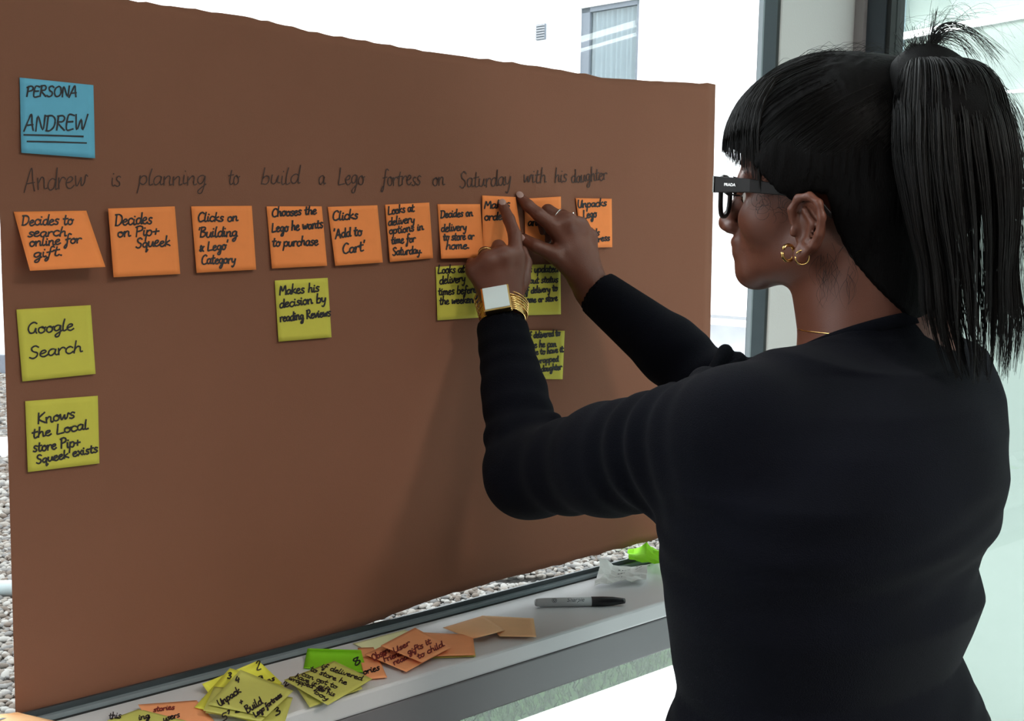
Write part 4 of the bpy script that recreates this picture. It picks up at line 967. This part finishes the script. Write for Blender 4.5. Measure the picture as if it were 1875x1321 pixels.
# the hairline runs round the head: fringe, temples, over the ears, nape
sl_, X_, Y_, Z_ = Hg.win([0, 0, 1], [1, 2, 2])
lf = (X_ - O[0]) * Fh[0] + (Y_ - O[1]) * Fh[1]; ll = (X_ - O[0]) * Lh[0] + (Y_ - O[1]) * Lh[1]; lu = Z_ - O[2]
th_ = np.degrees(np.arctan2(np.abs(ll), lf))
uh = np.interp(th_, [0, 22, 40, 56, 68, 80, 92, 104, 114, 124, 140, 160, 180], [.028, .018, .005, -.010, -.030, -.044, -.032, -.034, -.070, -.095, -.125, -.160, -.175]) + .0012 * np.sin(th_ * 1.9) + .0008 * np.sin(th_ * 4.7)
cut = ((uh - lu) * .75).astype(np.float32)
gro = (.0007 * np.sin(th_ * 2.3 + 2.2 * np.sin(lu * 30)) + .0005 * np.sin(th_ * 5.1 + lu * 60)).astype(np.float32)
Hg.f[sl_] = np.maximum(Hg.f[sl_] + gro, cut)
hair = Hg.build('hair', M['hair'], person, 2); del Hg

# ponytail: solid core plus strands
cp = [P(1655, 168, 1.165), P(1700, 140, 1.15), P(1738, 190, 1.12), P(1752, 290, 1.10), P(1766, 400, 1.09), P(1776, 500, 1.085), P(1784, 590, 1.08), P(1796, 700, 1.085)]
cw = [.020, .034, .048, .055, .052, .045, .044, .030]; cd = [.02, .030, .038, .040, .036, .030, .026, .018]
Pg = Grid([0.30, 0.98, 1.26], [0.56, 1.26, 1.76], 0.0026)
vx = np.array([1.0, .0, 0]); vy = np.array([0, 1.0, 0])
for i in range(4):
    n_ = 5
    for k in range(n_):
        t = k / n_; c = cp[i] * (1 - t) + cp[i + 1] * t; w = cw[i] * (1 - t) + cw[i + 1] * t; d = cd[i] * (1 - t) + cd[i + 1] * t
        sk = 1 - max(0, (i + t - 2.2)) * .42; Pg.ell(c, (w * .88 * sk, d * sk, .028), np.stack([vx, vy, UP]), .012)
Pg.ell(P(1690, 128, 1.15), (.018, .018, .020), None, .01)
pony = Pg.build('ponytail', M['hair'], person, 2); del Pg
def cpath(ts, arr):
    arr = np.array(arr); x = np.linspace(0, 1, len(arr)); return np.stack([np.interp(ts, x, arr[:, i]) for i in range(arr.shape[1])], 1) if arr.ndim > 1 else np.interp(ts, x, arr)
cps = np.array(crom(cp, 5)); cws = np.array(crom([(a,) for a in cw], 5))[:, 0]; cds = np.array(crom([(a,) for a in cd], 5))[:, 0]
paths = []; rad = []; tb0 = P(1692, 118, 1.15)
locks = [(rng.uniform(0, 6.28), math.sqrt(rng.uniform(.1, 1.0) if rng.random() < .3 else rng.uniform(.62, 1.02)), rng.uniform(.80, 1.0), rng.normal(0, .008), rng.normal(0, .15)) for _ in range(110)]
for (ph, rho, end, dr, tw) in locks:
    for _ in range(24):
        p2, r2 = ph + rng.normal(0, .10), rho + rng.normal(0, .05); e = end * rng.uniform(.93, 1.02); ts = np.linspace(rng.uniform(.0, .12), e, 18)
        c = cpath(ts, cps); w = cpath(ts, cws) * (1 + .35 * np.exp(-ts * 9)); d = cpath(ts, cds) * (1 + .35 * np.exp(-ts * 9)); wave = np.sin(ts * 9 + ph * 3) * .0015
        squeeze = 1 - .5 * np.clip(ts - .72, 0, 1)
        ang = p2 * 1 + (ph - p2) * np.clip(ts * 1.1, 0, .85)
        q = c + vx * (w * r2 * np.cos(ang) + wave + dr * ts ** 2)[:, None] + vy * (d * r2 * np.sin(ang))[:, None]
        i0 = int(np.argmax(ts > .27)); b2 = q[i0]; b0 = tb0 + np.array([math.cos(ph), math.sin(ph), 0]) * .010; b1 = b0 * .2 + b2 * .8; b1[2] = tb0[2] + .004 + .010 * r2
        s_ = np.linspace(0, 1, 8)[:-1, None]; q = np.concatenate([(1 - s_) ** 2 * b0 + 2 * s_ * (1 - s_) * b1 + s_ ** 2 * b2, q[i0:]])
        paths.append(q); rad.append(.00042)
for _ in range(150):                                   # loose flyaways down the outer edge
    ts = np.linspace(rng.uniform(.1, .5), rng.uniform(.55, 1.0), 10); c = cpath(ts, cps); w = cpath(ts, cws)
    q = c + vx * (w * (1.0 + rng.uniform(0, .12)) + (ts - ts[0]) ** 2 * rng.uniform(.0, .16))[:, None] + vy * rng.normal(0, .02) + np.cumsum(rng.normal(0, .0006, (10, 3)), 0); paths.append(q); rad.append(.00022)
strands('ponytail_strands', paths, rad, M['strand'], person)
# tuft that springs from the hair tie
paths = []; rad = []
tb = P(1690, 118, 1.15)
for _ in range(150):                                   # stiff short upright tuft
    a = rng.normal(-.12, .30); L = rng.uniform(.015, .040); d = np.array([math.sin(a), rng.normal(0, .25), math.cos(a)]); ts = np.linspace(0, 1, 7)[:, None]
    paths.append(tb + np.array([rng.normal(0, .006), rng.normal(0, .006), 0]) + d * L * ts + vx * rng.normal(0, .006) * ts ** 2); rad.append(.0004)
def arc_to(sx, sy, mx, my, ex, ey, jit, r):
    a, m_, e = P(sx, sy, 1.15), P(mx, my, 1.15), P(ex, ey, 1.14); j = rng.normal(0, jit, 3); k = rng.normal(0, jit * 1.6, 3)
    ts = np.linspace(0, 1, 14)[:, None]; c = 2 * (m_ + j) - .5 * (a + e + k)
    paths.append((1 - ts) ** 2 * a + 2 * ts * (1 - ts) * c + ts ** 2 * (e + k)); rad.append(r)
for _ in range(34): arc_to(1693, 105, 1745, 45, 1828, 108, .003, .0004)
for _ in range(26): arc_to(1693, 105, 1738, 60, 1788, 108, .003, .0004)
for _ in range(14): arc_to(1690, 100, 1718, 72, 1765, 100, .003, .0004)
for _ in range(16): arc_to(1690, 110, 1668, 82, 1647, 135, .002, .0004)
for _ in range(12): arc_to(1696, 100, 1706, 55, 1713, 18, .0012, .0004)
for _ in range(26): arc_to(1700, 100, 1760, 30, 1850, 150 + rng.uniform(-120, 150), .010, .00018)
for _ in range(18): arc_to(1690, 100, 1700 + rng.uniform(-50, 50), 50, 1710 + rng.uniform(-90, 160), 8 + rng.uniform(0, 40), .006, .00018)
strands('hair_tuft', paths, rad, M['strand'], person)
ht = MB(); 
tieax = np.array([.35, 0, .94]); tc0 = P(1686, 132, 1.15)
ht.tube([tc0 + np.array([math.cos(a) * .017, math.sin(a) * .017, -math.cos(a) * .006]) for a in np.linspace(0, 2 * math.pi, 24, endpoint=False)], .004, 8, closed=True)
ht.build('hair_tie', M['trouser'], person, True)
# strands over the scalp: combed from the fringe to the tie, plus the fringe itself
paths = []; rad = []
def scalp(q, k=1.015):
    # push a local point out to the hair surface (ellipsoid)
    c = np.array([.002, 0, .018]); q = np.array(q) - c; q = q / np.linalg.norm(q / np.array([.109, .084, .094])) * k + c; return HL(*q)
for _ in range(2600):
    az = rng.uniform(-math.pi, math.pi); uh_ = float(np.interp(abs(math.degrees(az)), [0, 55, 60, 80, 92, 104, 114, 126, 180], [.088, .075, -.01, -.040, -.028, -.030, -.07, -.10, -.11])) + rng.uniform(0, .035)
    s0 = np.array([math.cos(az) * .1, math.sin(az) * .08, uh_ + .018]); e0_ = np.array([-.080, .0, .080]); k = 1.003 + rng.uniform(0, .018)
    pth = []
    for t in np.linspace(0, rng.uniform(.6, 1), 9):
        q = s0 * (1 - t) + e0_ * t; pth.append(scalp(q, k + (.02 * math.sin(math.pi * t) if _ % 23 == 0 else 0)))
    paths.append(np.array(pth)); rad.append(.0004)
for _ in range(900):                                   # fringe
    az = rng.uniform(-1.0, 1.15); rng_r = rng.uniform(1.0, 1.035)
    ts = np.linspace(0, 1, 9); pth = []
    endu = float(np.interp(abs(az), [0, .38, .7, 1.0, 1.2], [.024, .014, .002, -.014, -.032])) + rng.normal(0, .003)
    ust = rng.uniform(.085, .111); az0 = az * .9
    for t in ts:
        u_ = ust + (endu - ust) * t; q = max(0.0, 1 - ((max(u_, .018) - .018) / .0945) ** 2); rho = math.sqrt(q) * rng_r; a2 = az0 + .1 * az * t
        pth.append(HL(.002 + .109 * rho * math.cos(a2), .084 * rho * math.sin(a2), u_) + rng.normal(0, .0002, 3))
    paths.append(np.array(pth)); rad.append(.00045)
for _ in range(70):                                    # wisps standing off the crown
    a = rng.uniform(-.02, .085); u0 = .112 + rng.uniform(-.004, .003); p0 = scalp((-a + .05, rng.uniform(-.03, .05), u0), 1.01)
    ts = np.linspace(0, 1, 9)[:, None]; L = rng.uniform(.02, .05); paths.append(p0 + (-Fh * L * ts) + UP * (np.sin(ts * math.pi) * rng.uniform(.003, .013)) + rng.normal(0, .0003, (9, 3))); rad.append(.0002)
for _ in range(60):                                    # curls at the temple and sideburn
    p0 = HL(rng.uniform(.018, .055), .0 + rng.uniform(.064, .070), rng.uniform(-.055, -.005)); a = rng.uniform(0, 6.28); r_ = rng.uniform(.004, .010); th_ = np.linspace(0, rng.uniform(2, 4.5), 10)
    paths.append(np.stack([p0 + Fh * r_ * (math.cos(a + t) - math.cos(a)) + UP * r_ * (math.sin(a + t) - math.sin(a)) + Lh * .0015 for t in th_])); rad.append(.00022)
for _ in range(40):
    p0 = HL(-.02 + rng.uniform(-.03, .01), .064, -.10 + rng.uniform(-.02, .02)); ts = np.linspace(0, 1, 8)[:, None]
    paths.append(p0 + UP * (-.03 * ts) + Fh * (.01 * np.sin(ts * 3) * rng.uniform(-1, 1))); rad.append(.0002)
strands('hair_strands', paths, rad, M['strand'], person)

# ------------------------------------------------------------------ what the person wears (each could be taken off)
gl = empty('eyeglasses', HL(.1, 0, -.035)); tag(gl, 'thick dark tortoiseshell eyeglasses on the face', 'glasses')
def gp(x, y, o=0):                                     # front plane, slight wrap
    return HL(.1045 - abs(x) ** 2 * 2.2 + o, x, -.036 + y)
fr = MB()
for s_ in (1, -1):
    ring = []
    for k in range(36):
        a = 2 * math.pi * k / 36; ca, sa = math.cos(a), math.sin(a); x = .0255 * np.sign(ca) * abs(ca) ** .72; y = .0205 * np.sign(sa) * abs(sa) ** .72
        if sa < 0: x *= 1 - .12 * abs(sa)
        ring.append(gp(s_ * (.0345 + x), y))
    MB_ = MB().tube(ring, [.0034 if math.sin(2 * math.pi * k / 36) > .3 else .0026 for k in range(36)], 8, closed=True); b0 = len(fr.v); fr.v += MB_.v; fr.f += [[q + b0 for q in p] for p in MB_.f]
    lv = [gp(s_ * .0345, 0)] + ring; mesh('lens', lv, [[0, 1 + k, 1 + (k + 1) % 36] for k in range(36)], M['lens'], gl, True)
fr.tube([gp(.010, .006), gp(.004, .010), gp(-.004, .010), gp(-.010, .006)], .0030, 8)
fr.build('front_frame', M['acetate'], gl, True)
for s_ in (1, -1):
    a0_, a1_, a2_ = HL(.101, s_ * .067, -.024), HL(.060, s_ * .0745, -.026), HL(-.005, s_ * .076, -.036)
    v = []; f = []
    for c, hh, th_ in ((a0_, .0085, .0022), (a1_, .0070, .0020), (HL(.03, s_ * .0765, -.030), .0056, .0018), (a2_, .004, .0016), (HL(-.024, s_ * .073, -.056), .0032, .0016)):
        for dz_, dl in ((-hh, -th_), (hh, -th_), (hh, th_), (-hh, th_)): v.append(c + UP * dz_ + Lh * s_ * dl)
    for k in range(4):
        for j in range(4): l = (j + 1) % 4; f.append([k * 4 + j, k * 4 + l, k * 4 + 4 + l, k * 4 + 4 + j])
    f += [[3, 2, 1, 0], [16, 17, 18, 19]]
    tmp = bevel(mesh('temple_arm', v, f, M['acetate'], gl), .0008)
    q = HL(.1015, s_ * .0672, -.024); MB().box((-.0007, -.0026, -.0086), (.0007, .0032, .0086), lambda x, y, z: q + Fh * x + Lh * s_ * y + UP * z).build('hinge_plate', M['silver'], gl)
tc_ = bpy.data.curves.new('brand_print', 'FONT'); tc_.body = 'PRADA'; tc_.size = .0043; tc_.align_x = 'CENTER'; tc_.align_y = 'CENTER'
to = bpy.data.objects.new('tmp', tc_); C.objects.link(to); bpy.context.view_layer.update(); tm = bpy.data.meshes.new_from_object(to); bpy.data.objects.remove(to)
mid, ax_ = HL(.082, .0717 + .0031, -.025), HL(.101, .067, -.024) - HL(.060, .0765, -.026); ax_ /= -np.linalg.norm(ax_)
mesh('lettering', [mid + ax_ * q_.co.x + UP * q_.co.y for q_ in tm.vertices], [list(p.vertices) for p in tm.polygons], M['silver'], gl)

def hoop(c, r, th_, e1, e2, label, name='hoop_earring', m='gold'):
    o = empty(name, c); tag(o, label, 'earring')
    MB().tube([c + e1 * r * math.cos(a) + e2 * r * math.sin(a) for a in np.linspace(.5, 2 * math.pi + .1, 24)], th_, 8).build('hoop', M[m], o, True)
    MB().tube([c + e1 * r * .9 + e2 * r * .4, c + e1 * r * .7 + e2 * r * .75], th_ * .6, 6).build('clasp', M[m], o, True)
hoop(HL(.016, .0795, -.0935), .0080, .0018, Fh * .5 + Lh * .86, UP, 'thick gold hoop earring, front one of two in the ear')
hoop(HL(.001, .0815, -.0975), .0072, .0008, Fh * .8 + Lh * .6, UP, 'thin gold hoop earring, rear one of two in the ear')
# necklace
nl = empty('necklace', nc); tag(nl, 'fine gold chain necklace at the collar', 'necklace')
e2_ = np.cross(nax, FT); pts = [nc + nax * .0045 + FT * .0655 * math.cos(a) + e2_ * .0635 * math.sin(a) for a in np.linspace(0, 2 * math.pi, 90, endpoint=False)]
MB().tube(pts, .0008, 5, closed=True).build('chain', M['gold'], nl, True)
# watch and bangles on the near wrist
e_r = np.cross(dL, np.array([0, -1.0, 0])); e_r /= np.linalg.norm(e_r); e_f = np.cross(e_r, dL); e_f = e_f if e_f[1] < 0 else -e_f
wcn = P(920, 573, 1.489)
wt = empty('wristwatch', wcn); tag(wt, 'gold wristwatch with a square white dial on the near wrist', 'watch')
def wr(x, y, z): return wcn + e_r * x + dL * y + e_f * z
sv = MB(); n = 44
for off in np.linspace(-.013, .013, 9): sv.tube([wr(math.cos(a) * .0275, off, math.sin(a) * .0262) for a in np.linspace(0, 2 * math.pi, n, endpoint=False)], .00165, 6, closed=True)
sv.build('bracelet_strap', M['gold'], wt, True)
sg = -.004
bevel(MB().box((-.0185 + sg, -.0195, .0250), (.0185 + sg, .0195, .0350), wr).build('watch_case', M['gold'], wt), .002)
bevel(MB().box((-.0160 + sg, -.0172, .0345), (.0160 + sg, .0172, .0361), wr).build('dial', M['dial'], wt), .001)
MB().tube([wr(.018 + sg, 0, .0295), wr(.0210 + sg, 0, .0295)], .0018, 10).build('crown', M['gold'], wt, True)
for k in range(5):
    c = P(920, 568, 1.4965) + dL * (-.010 + .0055 * k); tl = .16 * (k - 2) * .5 + .25
    o = empty('bangle', c); tag(o, ['lowest of the five thin gold bangles, nearest the near sleeve', 'second thin gold bangle up from the near sleeve', 'middle one of the five thin gold bangles', 'second thin gold bangle down from the hand', 'topmost of the five thin gold bangles, nearest the hand'][k], 'bangle', 'thin gold bangles worn with the watch')
    MB().tube([c + e_r * (.0315 + .0008 * k) * math.cos(a) + e_f * (.0285 + .0005 * k) * math.sin(a) - dL * (.012 * math.cos(a) * tl * 2) for a in np.linspace(0, 2 * math.pi, 48, endpoint=False)], .0009, 6, closed=True).build('bangle_ring', M['gold'], o, True)
# finger rings
def fring(a, b, t, r, label, m, stone=False):
    a, b = P(*a), P(*b); d = b - a; d /= np.linalg.norm(d); c = a + (b - a) * t; u = np.cross(d, [0, -1.0, .2]); u /= np.linalg.norm(u); w = np.cross(d, u)
    o = empty('finger_ring', c); tag(o, label, 'ring')
    MB().tube([c + (u * math.cos(q) + w * math.sin(q)) * r for q in np.linspace(0, 2 * math.pi, 28, endpoint=False)], .0010, 6, closed=True).build('band', M[m], o, True)
    if stone:
        n_ = np.array([0, -.8, .6]); n_ -= d * (n_ @ d); n_ /= np.linalg.norm(n_)
        for k, q in ((-1, .0026), (0, .0034), (1, .0026)):
            V, F = ico(1); mesh('stone', c + n_ * (r + .0012) + np.cross(d, n_) * k * .0052 + V * q * .8, [list(map(int, p)) for p in F], M['silver'], o)
fring((1038, 407, 1.590), (1003, 386, 1.598), .52, .0102, 'plain silver ring on the middle finger of the far hand', 'silver')
fring((1060, 415, 1.604), (1030, 395, 1.620), .5, .0102, 'silver ring with three stones on the far hand', 'silver', True)
fring((894, 478, 1.484), (888, 464, 1.505), .8, .0098, 'gold ring on the near hand above the watch', 'gold')

clean_org()
print('tris', sum(len(o.data.polygons) for o in bpy.data.objects if o.type == 'MESH'))
